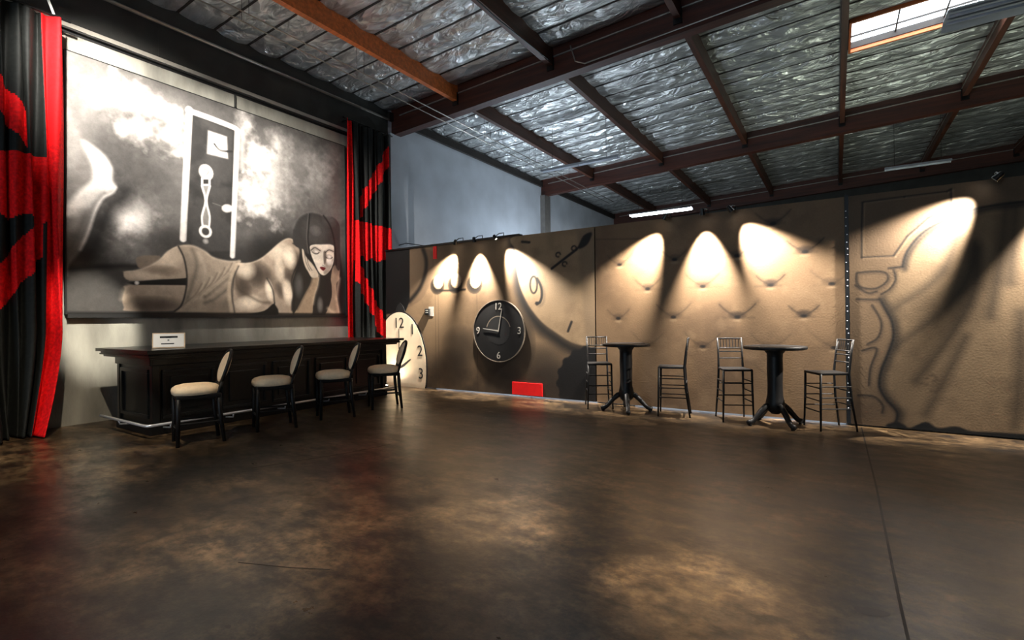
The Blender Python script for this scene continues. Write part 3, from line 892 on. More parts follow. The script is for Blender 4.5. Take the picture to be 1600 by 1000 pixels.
# painted studs and their rod
for c_ in W['knobs']:
    p.blob((c_[0] - 0.03, c_[1] - 0.08), 0.20, 0.19, (0.05, 0.045, 0.04), 0.95, 0, 0.35)
p.stroke(W['knob_bar'], 0.035, (0.07, 0.06, 0.05), 0.02)
for c_ in W['knobs']:
    p.blob(c_, 0.14, 0.155, (0.80, 0.74, 0.65), 1, 0, 0.25)
    p.stroke([(c_[0] + 0.13 * math.cos(a), c_[1] + 0.145 * math.sin(a)) for a in np.linspace(0, 6.3, 16)], 0.012, (0.55, 0.48, 0.40), 0.012, 0.8)
for c_ in W['seams']:
    p.stroke([(c_[0], 0.03), (c_[0], c_[1])], 0.008, (0.2, 0.17, 0.14), 0.012, 0.55)
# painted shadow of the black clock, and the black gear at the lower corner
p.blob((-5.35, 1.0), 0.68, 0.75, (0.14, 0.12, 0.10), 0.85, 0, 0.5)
g = (-3.52, 0.32)
gear = []
for k in range(72):
    a = 2 * math.pi * k / 72
    q = 0.74 if k % 4 < 2 else 0.70
    gear.append((g[0] + q * math.cos(a), g[1] + 0.92 * q * math.sin(a)))
p.fill(gear, (0.045, 0.04, 0.04), 0.02, smooth=False)
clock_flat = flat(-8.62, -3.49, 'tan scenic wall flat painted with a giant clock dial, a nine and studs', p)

# ---- tufted flat
p = Painter(-3.47, 0.10, 0.022, ZT, 0.014, (0.47, 0.395, 0.31), 9)
n1, n2 = p.noise(1.0, 5), p.noise(4.5, 4)
p.mix(np.clip((0.58 - n1) * 2.6, 0, 0.75), (0.33, 0.27, 0.21))
p.mix(np.clip((n2 - 0.55) * 1.5, 0, 0.35), (0.55, 0.48, 0.39))
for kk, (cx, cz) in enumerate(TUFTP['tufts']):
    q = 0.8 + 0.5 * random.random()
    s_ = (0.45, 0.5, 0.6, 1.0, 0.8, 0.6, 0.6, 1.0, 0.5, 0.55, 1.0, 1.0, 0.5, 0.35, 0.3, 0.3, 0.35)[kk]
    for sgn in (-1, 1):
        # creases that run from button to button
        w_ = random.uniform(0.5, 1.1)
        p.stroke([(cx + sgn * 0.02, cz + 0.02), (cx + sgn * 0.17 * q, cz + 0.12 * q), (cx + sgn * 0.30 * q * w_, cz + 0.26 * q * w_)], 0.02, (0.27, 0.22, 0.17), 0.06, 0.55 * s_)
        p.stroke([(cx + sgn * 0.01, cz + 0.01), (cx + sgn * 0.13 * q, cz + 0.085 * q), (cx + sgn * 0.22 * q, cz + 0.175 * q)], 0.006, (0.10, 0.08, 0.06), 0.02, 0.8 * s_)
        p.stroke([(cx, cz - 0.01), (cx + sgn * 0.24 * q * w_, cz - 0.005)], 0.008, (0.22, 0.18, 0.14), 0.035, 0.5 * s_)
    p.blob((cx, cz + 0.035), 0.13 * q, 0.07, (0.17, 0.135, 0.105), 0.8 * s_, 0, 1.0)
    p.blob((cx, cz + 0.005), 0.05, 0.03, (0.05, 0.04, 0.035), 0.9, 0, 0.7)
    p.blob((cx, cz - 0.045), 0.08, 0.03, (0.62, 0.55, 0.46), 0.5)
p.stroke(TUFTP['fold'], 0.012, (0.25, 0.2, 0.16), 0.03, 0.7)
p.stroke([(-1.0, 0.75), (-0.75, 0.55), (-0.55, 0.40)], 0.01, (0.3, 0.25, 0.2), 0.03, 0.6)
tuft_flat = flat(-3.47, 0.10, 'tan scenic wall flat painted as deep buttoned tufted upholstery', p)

# ---- drapery flat
p = Painter(0.15, 4.6, 0.022, ZT, 0.014, (0.40, 0.34, 0.27), 11)
D = DRAPEP
n1, n2 = p.noise(1.2, 5), p.noise(5, 4)
p.mix(np.clip((0.55 - n1) * 1.6, 0, 0.6), (0.29, 0.24, 0.19))
DK = (0.10, 0.085, 0.07)
d = p.fill(D['drape'], (0.47, 0.41, 0.33), 0.02, smooth=False)
ins = np.clip(-d / 0.03, 0, 1)
p.mix(ins * np.clip((0.55 - n2) * 1.4, 0, 0.4), (0.34, 0.29, 0.23))
for k, fd in enumerate(D['folds']):
    p.stroke(fd, 0.05, (0.16, 0.135, 0.105), 0.10, 0.7)
    p.stroke([(a + 0.11, b + 0.02) for a, b in fd], 0.05, (0.56, 0.49, 0.40), 0.08, 0.4)
p.stroke([(a + 0.03, b) for a, b in D['edge']], 0.05, DK, 0.07, 0.9)
p.stroke([(a + 0.02, b - 0.03) for a, b in D['arch']], 0.04, DK, 0.05, 0.9)
p.stroke(D['edge'], 0.025, (0.05, 0.045, 0.04), 0.015)
p.stroke(D['arch'], 0.022, (0.05, 0.045, 0.04), 0.015)
p.stroke(D['arch_in'], 0.022, DK, 0.015)
for a, b in zip(D['mould'][:-1], D['mould'][1:]):
    p.stroke([a, b], 0.018, DK, 0.014, 0.95)
    p.stroke([(a[0] + 0.02, a[1] - 0.015), (b[0] + 0.02, b[1] - 0.015)], 0.012, (0.63, 0.56, 0.47), 0.015, 0.5)
for st in [D['scroll'], D['scroll2']] + D['in']:
    p.stroke([(a + 0.012, b - 0.02) for a, b in st], 0.03, (0.25, 0.21, 0.17), 0.03, 0.6)
    p.stroke(st, 0.016, DK, 0.014)
p.fill(D['black'], (0.03, 0.03, 0.03), 0.015)
for k in range(14):
    p.blob((0.98 + random.uniform(-0.12, 0.12), 0.62 + random.uniform(-0.12, 0.12)), 0.03, 0.02, (0.3, 0.25, 0.2), 0.6)
drape_flat = flat(0.15, 4.6, 'tan scenic wall flat painted with carved frame and hanging drapery', p)
# steel edge channel in the gap between the tufted and drapery flats
ec = make('edge_channel', 'black_metal', lambda b: box(b, 0.105, 0.145, YB - 0.015, YB + 0.012, 0.03, ZT + 0.02))
tag(ec, 'dark upright channel with screws between tufted and drapery flats', 'channel')
for k in range(26):
    make('screw', 'chrome', lambda b: lathe(b, [(0.008, 0), (0.006, 0.006)], 8), ec, loc=(0.125 + random.uniform(-0.01, 0.01), YB - 0.015, 0.25 + k * 0.105 + random.uniform(-0.03, 0.03)), rot=(R(90), 0, 0))
# top rail of the clock flat
tr = make('top_rail', 'black_metal', lambda b: box(b, -8.62, -5.0, YB - 0.03, YB + 0.1, ZT, ZT + 0.035), clock_flat)


def text_mesh(body, size, depth):
    cu = bpy.data.curves.new('numeral', 'FONT')
    cu.body, cu.size, cu.extrude = body, size, depth
    cu.align_x, cu.align_y = 'CENTER', 'CENTER'
    o = bpy.data.objects.new('numeral', cu)
    COL.objects.link(o)
    dg = bpy.context.evaluated_depsgraph_get()
    me = bpy.data.meshes.new_from_object(o.evaluated_get(dg))
    bpy.data.objects.remove(o)
    return me


# ---- black clock on the clock flat
ck = empty('wall_clock', (-5.5, YB - 0.002, 1.24), 0, 'round black clock with grey numerals hanging on the clock flat', 'clock')
RX = Matrix.Rotation(R(90), 4, 'X')
make('dial', 'clock_black', lambda b: lathe(b, [(0.60, 0.0), (0.60, 0.022), (0.58, 0.026)], 64, RX), ck)


def ring_mesh(b, r0, r1, y0, y1, seg=64, a0=0.0, a1=2 * math.pi):
    full = a1 - a0 > 6.28
    n = seg
    L_ = []
    for k in range(n if full else n + 1):
        a = a0 + (a1 - a0) * k / n
        L_.append([b.verts.new((r_ * math.cos(a), y, r_ * math.sin(a))) for r_, y in ((r0, y0), (r1, y0), (r1, y1), (r0, y1))])
    for k in range(n):
        A, B = L_[k], L_[(k + 1) % len(L_)]
        for q in range(4):
            b.faces.new((A[q], A[(q + 1) % 4], B[(q + 1) % 4], B[q]))
    if not full:
        b.faces.new(L_[0])
        b.faces.new(L_[-1][::-1])


make('rim', 'clock_rim', lambda b: ring_mesh(b, 0.592, 0.606, -0.034, 0.0), ck)
make('inner_arc', 'clock_rim', lambda b: ring_mesh(b, 0.275, 0.292, -0.028, -0.02, 40, R(15), R(165)), ck)
make('centre_disc', 'ink', lambda b: lathe(b, [(0.27, 0.02), (0.27, 0.027)], 40, RX), ck)
for txt, x, z in (('12', 0.0, 0.47), ('3', 0.48, 0.0), ('6', 0.0, -0.48), ('9', -0.49, 0.0)):
    obj_me('numeral', text_mesh(txt, 0.19, 0.003), 'numeral_grey', ck, (x, -0.029, z), (R(90), 0, 0))
make('minute_hand', 'numeral_grey', lambda b: prism(b, [(-0.012, -0.02), (0.012, -0.02), (0.095, 0.42), (0.085, 0.425)], 'y', -0.034, -0.029), ck)
make('hour_hand', 'numeral_grey', lambda b: prism(b, [(0.01, -0.012), (0.01, 0.014), (-0.36, 0.05), (-0.36, 0.04)], 'y', -0.038, -0.033), ck)

# ---- tall cream dial standing on the floor in the corner
wc = empty('floor_clock', (-8.15, YB - 0.005, 0), 0, 'cream oval clock dial standing on the floor in the corner by the bar', 'clock')


def dial_outline(gr):
    pts = []
    for k in range(72):
        a = 2 * math.pi * k / 72
        x, z = -0.05 + (0.80 + gr) * math.cos(a), 0.40 + (1.25 + gr) * math.sin(a)
        pts.append((max(x, -0.46), max(z, 0.0)))
    out = []
    for q in pts:
        if not out or (abs(out[-1][0] - q[0]) + abs(out[-1][1] - q[1])) > 1e-4:
            out.append(q)
    return out


make('rim', 'ink', lambda b: prism(b, dial_outline(0.035), 'y', -0.012, 0.0), wc)
make('dial', 'clock_white', lambda b: prism(b, dial_outline(0.0), 'y', -0.018, -0.0125), wc)
make('crown_knob', 'ink', lambda b: prism(b, [(-0.18, 1.66), (0.14, 1.66), (0.06, 1.80), (-0.02, 1.86), (-0.10, 1.80)], 'y', -0.010, 0.0), wc)
for txt, x, z in (('12', -0.05, 1.40), ('1', 0.36, 1.26), ('2', 0.58, 0.79), ('3', 0.60, 0.30)):
    obj_me('numeral', text_mesh(txt, 0.33, 0.002), 'ink', wc, (x, -0.021, z), (R(90), 0, 0))
make('minute_hand', 'ink', lambda b: prism(b, [(-0.062, 0.40), (-0.038, 0.40), (-0.043, 1.27), (-0.057, 1.27)], 'y', -0.026, -0.020), wc)
make('hour_hand', 'ink', lambda b: prism(b, [(-0.06, 0.37), (0.10, 0.44), (0.32, 0.60), (0.30, 0.62), (0.07, 0.49), (-0.06, 0.42)], 'y', -0.031, -0.027), wc)

# ---- small things on the clock flat
rp_ = make('red_board', 'red', lambda b: box(b, -0.33, 0.33, -0.02, 0, 0.0, 0.235), loc=(-4.87, YB - 0.004, 0.035), bevel=0.004)
tag(rp_, 'bright red rectangular board at the foot of the clock flat', 'board')
rb = make('red_ribbon', 'red', lambda b: box(b, -0.05, 0.05, -0.012, 0, -0.27, 0), loc=(-7.12, YB - 0.004, 3.03), bevel=0.004)
tag(rb, 'small red strip hanging from the top of the clock flat', 'ribbon')
sb = empty('switch_box', (-7.3, YB, 1.65), 0, 'small dark switch box on pale plate between the two clocks', 'switch')
make('plate', 'numeral_grey', lambda b: box(b, -0.02, 0.11, -0.008, -0.002, -0.10, 0.10), sb)
make('box', 'ink', lambda b: box(b, -0.10, 0.03, -0.05, -0.002, -0.07, 0.06), sb, bevel=0.006)
make('button', 'numeral_grey', lambda b: (box(b, -0.07, 0.0, -0.056, -0.05, -0.03, -0.015), box(b, -0.07, 0.0, -0.056, -0.05, 0.015, 0.03)), sb)

# ================================================================ mural canvas on the left wall
MY0, MY1, MZ0, MZ1 = 2.52, 7.36, 1.60, 5.39
M_ = MURAL
p = Painter(MY0, MY1, MZ0, MZ1, 0.0105, 0.30, 21)
n1, n2, n3 = p.noise(0.9, 6), p.noise(2.4, 5), p.noise(9, 3)
p.mix(np.clip((n1 - 0.45) * 2.0, 0, 0.55), 0.46)
p.mix(np.clip((0.5 - n2) * 1.6, 0, 0.5), 0.17)
p.fill(M_['mottle'], 0.58, 0.35, 0.8)
p.mix(np.clip(1 - np.hypot((p.S - 3.2) / 1.1, (p.Z - 4.7) / 0.9), 0, 1) * np.clip((0.52 - n2) * 5, 0, 0.7), 0.34)
dc = p.dist(spline(M_['cloud'], True, 4), True) + (n2 - 0.5) * 0.7 + (n3 - 0.5) * 0.25
p.mix(np.clip(0.5 - dc / 0.34, 0, 1) * 0.97, 0.93)
p.mix(np.clip(1 - np.hypot((p.S - 3.55) / 0.8, (p.Z - 4.45) / 0.5), 0, 1) * np.clip((n3 - 0.5) * 5, 0, 0.5), 0.5)
cd = M_['cloud_dots']
p.blob((cd[3][0] + 0.25, cd[3][1] + 0.1), 1.0, 1.15, 0.62, 0.55)
for c_, a, b, v, al in ((cd[0], .42, .40, .97, 1), (cd[1], .30, .32, .92, .8), (cd[2], .42, .52, .97, 1), (cd[3], .62, .62, .80, .75), (cd[4], .75, .6, .70, .5), (cd[5], .45, .45, .74, .5), (cd[6], .22, .34, .9, .8), (cd[7], .3, .3, .88, .6), (cd[9], .60, .55, .62, .7), (cd[8], .34, .30, .98, 1), (cd[10], .4, .35, .5, .5)):
    dd = np.hypot((p.S - c_[0]) / (a * 1.15), (p.Z - c_[1]) / (b * 1.15)) + (n2 - 0.5) * 1.5 + (n3 - 0.5) * 0.7
    p.mix(np.clip(1.05 - dd, 0, 1) * al, v)
p.mix(np.clip((0.5 - n2) * 2.5, 0, 0.45) * np.clip((p.S - 5.6) / 0.3, 0, 1) * np.clip((p.Z - 3.0) / 0.4, 0, 1), 0.30)
p.mix(np.clip((3.15 - p.Z) / 0.7, 0, 1) * np.clip((p.S - 4.2) / 0.3, 0, 1) * 0.75, 0.10)
p.fill(M_['floor'], 0.27, 0.05, 0.95)
p.stroke(c_ if False else [(2.52, M_['floor'][0][1] + 0.02), M_['floor'][2], M_['floor'][3]], 0.04, 0.06, 0.06, 0.9)
p.blob((5.9, 2.75), 0.9, 0.55, 0.07, 0.8)
p.blob((4.2, 2.75), 0.9, 0.4, 0.10, 0.6)
# giant bent limb at the near edge
p.stroke([(a + 0.12, b - 0.06) for a, b in M_['leg_edge']], 0.25, 0.10, 0.16, 0.8)
p.fill(M_['leg'], 0.52, 0.03)
p.fill(M_['leg_up'], 0.60, 0.06, 0.8)
p.fill(M_['leg_white'], 0.96, 0.05)
p.stroke(M_['leg_core'], 0.10, 0.78, 0.10, 0.7)
p.stroke(M_['leg_edge'], 0.03, 0.92, 0.03, 0.9)
p.stroke([(a - 0.1, b) for a, b in M_['leg_edge'][3:]], 0.06, 0.30, 0.10, 0.6)
# doorway with lock plate and key
p.fill(M_['door'], 0.14, 0.03, 0.95, smooth=False)
p.mix(np.clip(-p.dist(M_['door'], True) / 0.05, 0, 1) * np.clip((n2 - 0.45) * 2, 0, 0.35), 0.34)
p.stroke(M_['door_o'], 0.10, 0.75, 0.08, 0.7)
for k, w_ in (('door_l', 0.10), ('door_t', 0.09), ('door_r', 0.09)):
    p.stroke(M_[k], w_, 0.84, 0.015)
    p.stroke([(a + 0.04, b - 0.02) for a, b in M_[k]], 0.02, 0.6, 0.02, 0.6)
p.fill(M_['plate'], 0.88, 0.03, smooth=False)
p.stroke(M_['handle'], 0.035, 0.12, 0.012)
p.blob(M_['handle'][1], 0.12, 0.10, 0.55, 0.6)
p.fill(M_['kb'], 0.42, 0.02)
for k in ('kl', 'kr'):
    p.stroke(M_[k], 0.03, 0.85, 0.012)
kh, kr = M_['kh'][0], M_['kring'][0]
p.blob(kh, 0.125, 0.145, 0.8, 1, 0, 0.3)
p.stroke([(kh[0] - 0.03, kh[1] + 0.05), (kh[0] + 0.04, kh[1] + 0.03), (kh[0] + 0.01, kh[1] - 0.04)], 0.02, 0.3, 0.015, 0.8)
p.fill(M_['ks'], 0.88, 0.012, smooth=False)
p.fill([(a * 0.6 + np.mean([q[0] for q in M_['ks']]) * 0.4, b * 0.6 + np.mean([q[1] for q in M_['ks']]) * 0.4) for a, b in M_['ks']], 0.15, 0.012, smooth=False)
p.stroke([(kr[0] + 0.085 * math.cos(a), kr[1] + 0.09 * math.sin(a)) for a in np.linspace(0, 6.3, 14)], 0.045, 0.82, 0.012)
p.blob((kr[0], kr[1] - 0.17), 0.06, 0.06, 0.7, 0.8)
la = M_['latch']
p.stroke([la[0], la[1]], 0.012, 0.45, 0.012, 0.7)
p.blob(la[0], 0.11, 0.08, 0.92, 1, 0.3, 0.5)
# reclining figure
SK, SK2 = (0.64, 0.59, 0.535), (0.88, 0.83, 0.76)
p.fill(M_['stub'], (0.47, 0.43, 0.39), 0.015)
dA = p.fill(M_['thigh_a'], SK, 0.012)
dB = p.fill(M_['thigh_b'], SK, 0.012)
ts = M_['thigh_sh']
p.blob(ts[1], 0.28, 0.26, SK2, 0.8, keep=dA)
p.blob(ts[2], 0.4, 0.09, SK2, 0.6, keep=dA)
p.blob(ts[3], 0.3, 0.1, (0.40, 0.36, 0.32), 0.6, keep=dA)
p.blob(ts[0], 0.55, 0.16, (0.26, 0.23, 0.21), 0.85, keep=dB)
p.stroke(M_['thigh_b'][7:] + M_['thigh_b'][:1], 0.05, SK2, 0.05, 0.5)
p.stroke(M_['thigh_a'][:6], 0.016, (0.84, 0.79, 0.72), 0.025, 0.7)
p.fill(M_['garter'], 0.08, 0.012, smooth=False)
p.blob(M_['ring'][0], 0.035, 0.035, 0.95, 1, 0, 0.4)
dD = p.fill(M_['dress'], (0.58, 0.54, 0.49), 0.014)
kd = dict(keep=dD)
p.blob((5.15, 2.45), 0.45, 0.22, (0.68, 0.64, 0.58), 0.6, **kd)
p.blob((5.05, 1.75), 0.75, 0.22, (0.36, 0.33, 0.30), 0.65, **kd)
p.blob((5.5, 2.1), 0.35, 0.3, (0.66, 0.61, 0.55), 0.5, **kd)
for k, w_, c_, al in (('fold4', 0.04, 0.30, 0.6), ('fold5', 0.04, 0.74, 0.45), ('fold1', 0.03, 0.22, 0.75), ('fold3', 0.03, 0.26, 0.7)):
    p.stroke(M_[k], w_, (c_, c_ * 0.94, c_ * 0.87), 0.05, al)
p.stroke([(a + 0.03, b + 0.05) for a, b in M_['fold1']], 0.03, (0.76, 0.71, 0.64), 0.04, 0.6)
for k in range(5):
    o_ = 0.10 + 0.13 * k
    p.stroke([(a - o_, b_ - 0.10 * k) for a, b_ in M_['fold1']], 0.012, (0.26, 0.235, 0.21), 0.03, 0.55)
    p.stroke([(a - o_ + 0.04, b_ - 0.10 * k + 0.02) for a, b_ in M_['fold1']], 0.012, (0.82, 0.77, 0.70), 0.03, 0.45)
p.C = np.where((dD < -0.02)[:, None] & (p.S > 6.1)[:, None], p.C * 0.96, p.C)
p.stroke(M_['dress'][:8], 0.02, (0.80, 0.76, 0.70), 0.03, 0.6)
p.stroke(M_['hem'], 0.025, 0.10, 0.015, 0.9)
dT = p.fill(M_['torso'], SK, 0.014)
kt = dict(keep=dT)
sh, hl = M_['t_sh'], M_['t_hl']
for c_, a, b, al in ((sh[0], .26, .30, .75), (sh[1], .18, .28, .7), (sh[6], .3, .3, .45), (sh[7], .12, .3, .4), (sh[3], .16, .22, .7), (sh[4], .10, .22, .6), (sh[5], .18, .32, .9)):
    p.blob(c_, a, b, (0.17, 0.15, 0.135), al, 0.3, **kt)
for c_, a, b, al in ((hl[3], .3, .22, .5), (hl[4], .22, .2, .5), (hl[0], .17, .26, 1), (hl[1], .10, .24, .95), (hl[2], .13, .3, .9), (hl[5], .3, .16, .6), (hl[6], .12, .3, .5)):
    p.blob(c_, a, b, (0.98, 0.94, 0.87), min(1, al * 1.25), 0.15, **kt)
p.stroke(M_['t_line1'][:3], 0.02, 0.10, 0.02, 0.85)
p.stroke(M_['t_line2'], 0.03, (0.24, 0.21, 0.18), 0.05, 0.7)
p.stroke(M_['torso'][:9], 0.016, (0.86, 0.81, 0.74), 0.025, 0.7)
p.fill(M_['below'], 0.07, 0.02)
p.stroke(M_['fold2'], 0.07, (0.70, 0.65, 0.58), 0.03, 0.9)
p.stroke([(a + 0.05, b) for a, b in M_['fold2']], 0.02, 0.16, 0.02, 0.8)
p.fill(M_['hair_back'], 0.13, 0.03)
p.blob(M_['blank_hl'][0], 0.12, 0.3, 0.42, 0.7)
p.blob(M_['blank_hl'][1], 0.09, 0.2, 0.55, 0.8)
p.stroke(M_['t_line3'], 0.03, 0.07, 0.03, 0.85)
p.fill(M_['arm_b'], (0.62, 0.57, 0.50), 0.015)
ab = M_['arm_b']
p.stroke([ab[3], ab[5], ab[6], ab[8]], 0.05, (0.88, 0.83, 0.74), 0.06, 0.8)
p.blob(ab[1], 0.12, 0.25, 0.25, 0.6)
p.fill(M_['face'], (0.90, 0.88, 0.84), 0.012)
p.fill(M_['cheek_sh'], (0.42, 0.38, 0.35), 0.03, 0.55)
p.fill(M_['nose_sh'], (0.30, 0.27, 0.25), 0.02, 0.8)
for k, w_ in (('eye_a', 0.016), ('eye_b', 0.014)):
    p.stroke(M_[k], 0.05, (0.50, 0.46, 0.43), 0.04, 0.55)
    p.stroke(M_[k], w_, 0.10, 0.014, 0.95)
for q, c_ in enumerate(M_['eyeball']):
    p.blob(c_, 0.095, 0.06, (0.52, 0.48, 0.45), 0.7, -0.15, 0.7)
    p.blob((c_[0] + 0.01, c_[1] + 0.005), 0.06, 0.035, 0.93, 0.9, -0.15, 0.8)
    p.stroke([(c_[0] - 0.085, c_[1] - 0.01), (c_[0] - 0.03, c_[1] - 0.042), (c_[0] + 0.04, c_[1] - 0.035), (c_[0] + 0.085, c_[1] + 0.0)], 0.014, 0.08, 0.012, 0.95)
p.blob((M_['eyeball'][1][0] + 0.01, M_['eyeball'][1][1] - 0.10), 0.10, 0.10, 0.95, 0.8)
p.stroke([(M_['nose_sh'][3][0] - 0.05, M_['nose_sh'][3][1] - 0.02), (M_['nose_sh'][3][0], M_['nose_sh'][3][1] - 0.035)], 0.012, 0.25, 0.015, 0.7)
p.fill(M_['lips'], (0.38, 0.09, 0.11), 0.010)
dH = p.fill(M_['hair'], 0.215, 0.015)
kh_ = dict(keep=dH)
hh = M_['hair_hl']
p.blob(hh[0], 0.16, 0.13, 0.52, 0.9, **kh_)
p.blob(hh[0], 0.38, 0.34, 0.33, 0.7, **kh_)
p.blob(hh[3], 0.22, 0.18, 0.36, 0.6, **kh_)
hs = M_['hair']
p.stroke(hs[:7], 0.025, 0.42, 0.04, 0.8)
st = M_['hair_st']
p.stroke(st[:4], 0.018, 0.07, 0.02, 0.9)
p.stroke([(a - 0.035, b) for a, b in st[:4]], 0.012, 0.45, 0.015, 0.7)
p.stroke(st[4:], 0.025, 0.07, 0.03, 0.9)
p.fill(M_['arm_a'], (0.62, 0.55, 0.47), 0.015)
aa = M_['arm_a']
p.stroke([aa[1], aa[2], aa[3], aa[4]], 0.03, (0.86, 0.80, 0.72), 0.05, 0.7)
p.stroke([aa[0], aa[9], aa[8], aa[7]], 0.03, 0.12, 0.05, 0.8)
p.fill(M_['hand_a'], (0.80, 0.76, 0.70), 0.012)
for k in ('fing1', 'fing2'):
    p.stroke(M_[k], 0.012, 0.18, 0.012, 0.8)
p.stroke(M_['hand_a'][3:7], 0.012, 0.15, 0.015, 0.7)
p.stroke([(MY0, MZ0 + 0.015), (MY1, MZ0 + 0.015)], 0.04, 0.05, 0.03)
p.tint((1.0, 0.965, 0.93))
# fine brush mottling
p.C = p.C * (0.92 + 0.16 * p.noise(14, 2))[:, None]

mu = empty('mural_canvas', (XL, 0, 0), 0, 'huge black and white mural canvas of a reclining woman above the bar', 'mural')
obj_me('painted_canvas', p.mesh('painted_canvas', lambda s, z: (np.full_like(s, 0.05), s, z)), 'canvas', mu)
make('stretcher_board', 'flat_back', lambda b: box(b, 0.003, 0.047, MY0, MY1, MZ0, MZ1), mu)
for nm, a in (('bottom_batten', (0.003, 0.085, MY0, MY1, MZ0 - 0.05, MZ0)), ('side_batten', (0.003, 0.07, MY1, MY1 + 0.03, MZ0 - 0.05, MZ1)), ('side_batten', (0.003, 0.055, MY0 - 0.02, MY0, MZ0, MZ1)), ('top_batten', (0.003, 0.055, MY0, MY1, MZ1, MZ1 + 0.012))):
    make(nm, 'ink', lambda b: box(b, *a), mu)

# ================================================================ curtains


def curtain(name, label, ya, yb, edge, xc, ztop, seed, tie):
    """Pleated cloth hanging along the wall: black velvet with an applied red K-shaped pattern."""
    rng = random.Random(seed)
    ny, nz = int((yb - ya) / 0.011), 220
    zb = 0.015
    ph = [rng.uniform(0, 6.28) for _ in range(4)]
    verts, faces, mi = [], [], []
    for i in range(nz + 1):
        t = i / nz
        z = ztop + (zb - ztop) * t
        for j in range(ny + 1):
            y = ya + (yb - ya) * j / ny
            d_ = abs(y - edge)
            a = 0.035 + 0.035 * t
            xo = a * math.sin(y * 46 + ph[0] + 0.35 * math.sin(z * 0.9 + ph[1])) + 0.03 * math.sin(y * 19 + ph[2] + 0.4 * z * t) + 0.02 * math.sin(y * 8 + ph[3] + z)
            yo = 0.02 * math.sin(y * 30 + z * 1.1 + ph[1])
            flare = 0.0
            if tie:
                q = max(0.0, (1.35 - z) / 1.35)
                flare = 0.30 * q ** 1.6 * (0.6 + 0.4 * math.sin(y * 9 + ph[0]))
                yo += -0.34 * q ** 1.4 * max(0, 1 - d_ / 0.6)
                xo *= 1 + 0.8 * q
            verts.append((xc + xo + flare, y + yo, z + 0.0))
    for i in range(nz):
        for j in range(ny):
            k = i * (ny + 1) + j
            faces.append((k, k + 1, k + ny + 2, k + ny + 1))
            z = ztop + (zb - ztop) * (i + 0.5) / nz
            d_ = abs(ya + (yb - ya) * (j + 0.5) / ny - edge)
            red = d_ < 0.20
            red |= 2.88 + 0.05 * math.sin(d_ * 20) < z < 3.74 - 0.05 * d_
            red |= abs(z - (4.15 + 1.6 * (d_ - 0.45))) < 0.24 and d_ > 0.38
            red |= abs(z - (2.62 - 1.75 * (d_ - 0.25))) < 0.30 and d_ > 0.22 and z > 0.9
            mi.append(1 if red else 0)
    me = bpy.data.meshes.new(name)
    me.from_pydata(verts, [], faces)
    me.materials.append(MAT['black_cloth'])
    me.materials.append(MAT['red_cloth'])
    me.polygons.foreach_set('material_index', mi)
    me.polygons.foreach_set('use_smooth', [True] * len(faces))
    root = empty(name, (0, 0, 0), 0, label, 'curtain')
    cl = obj_me('cloth', me, None, root)
    so = cl.modifiers.new('thickness', 'SOLIDIFY')
    so.thickness = 0.006
    make('curtain_rod', 'black_metal', lambda b: tube(b, [(xc, ya - 0.05, ztop + 0.02), (xc, yb + 0.10, ztop + 0.02)], 0.018, 10), root)
    for y in (ya + 0.1, yb):
        make('rod_bracket', 'black_metal', lambda b: tube(b, [(XL, y, ztop + 0.02), (xc, y, ztop + 0.02)], 0.012, 8), root)
    return root


curtain('stage_curtain', 'black velvet curtain with red bands pooling on floor at the left picture edge', 0.55, 2.43, 2.43, -8.98, 5.68, 2, True)
curtain('stage_curtain', 'black velvet curtain with red bands between mural and clock flat', 7.24, 8.52, 7.24, -9.02, 5.92, 4, False)
tie = make('tie_cord', 'white', lambda b: tube(b, [(-8.98, 2.35, 5.72), (-9.0, 2.28, 5.95), (-9.05, 2.3, 6.2), (-9.1, 2.25, 6.6)], 0.016, 6))
tag(tie, 'pale cord holding up the curtain rod at the left edge', 'cord')

# ================================================================ bar counter
bar = empty('bar_counter', (-8.0, 2.9, 0), 0, 'long black panelled bar counter with brass-less chrome foot rail under the mural', 'bar')
bar['label'] = 'long black panelled bar counter with metal foot rail below the mural'
BX0, BX1, BY1 = -0.55, 0.52, 3.95     # body relative to its base: back, front, far end
make('body', 'lacquer', lambda b: box(b, BX0, BX1, 0, BY1, 0.08, 1.0), bar)
make('plinth', 'black_wood', lambda b: box(b, BX0 + 0.03, BX1 + 0.05, -0.05, BY1 + 0.05, 0.0, 0.12), bar, bevel=0.008)
ox = 0.30


def bar_top(b):
    # stepped moulding in section, carried round the counter
    for e, z0, z1 in ((0.20, 1.00, 1.03), (0.25, 1.03, 1.055), (0.235, 1.055, 1.075), (0.30, 1.075, 1.12)):
        box(b, BX0 - e * 0.8, BX1 + e * 1.2, -e * 0.65, BY1 + e * 0.7, z0, z1)


make('bar_top', 'lacquer', bar_top, bar, bevel=0.005)
make('corbel_rail', 'lacquer', lambda b: (box(b, BX1, BX1 + 0.05, -0.03, BY1 + 0.03, 0.90, 1.0), box(b, BX0, BX1 + 0.05, -0.05, 0.0, 0.90, 1.0)), bar, bevel=0.01)
npan = 5
for k in range(npan):
    y0 = 0.10 + k * (BY1 - 0.1) / npan
    y1 = y0 + (BY1 - 0.1) / npan - 0.1
    pn = make('front_panel', 'lacquer', lambda b: (box(b, BX1, BX1 + 0.03, y0, y1, 0.20, 0.24), box(b, BX1, BX1 + 0.03, y0, y1, 0.80, 0.84), box(b, BX1, BX1 + 0.03, y0, y0 + 0.04, 0.24, 0.80), box(b, BX1, BX1 + 0.03, y1 - 0.04, y1, 0.24, 0.80)), bar, bevel=0.006)
    make('panel_field', 'lacquer', lambda b: box(b, BX1, BX1 + 0.018, y0 + 0.10, y1 - 0.10, 0.30, 0.74), pn, bevel=0.008)
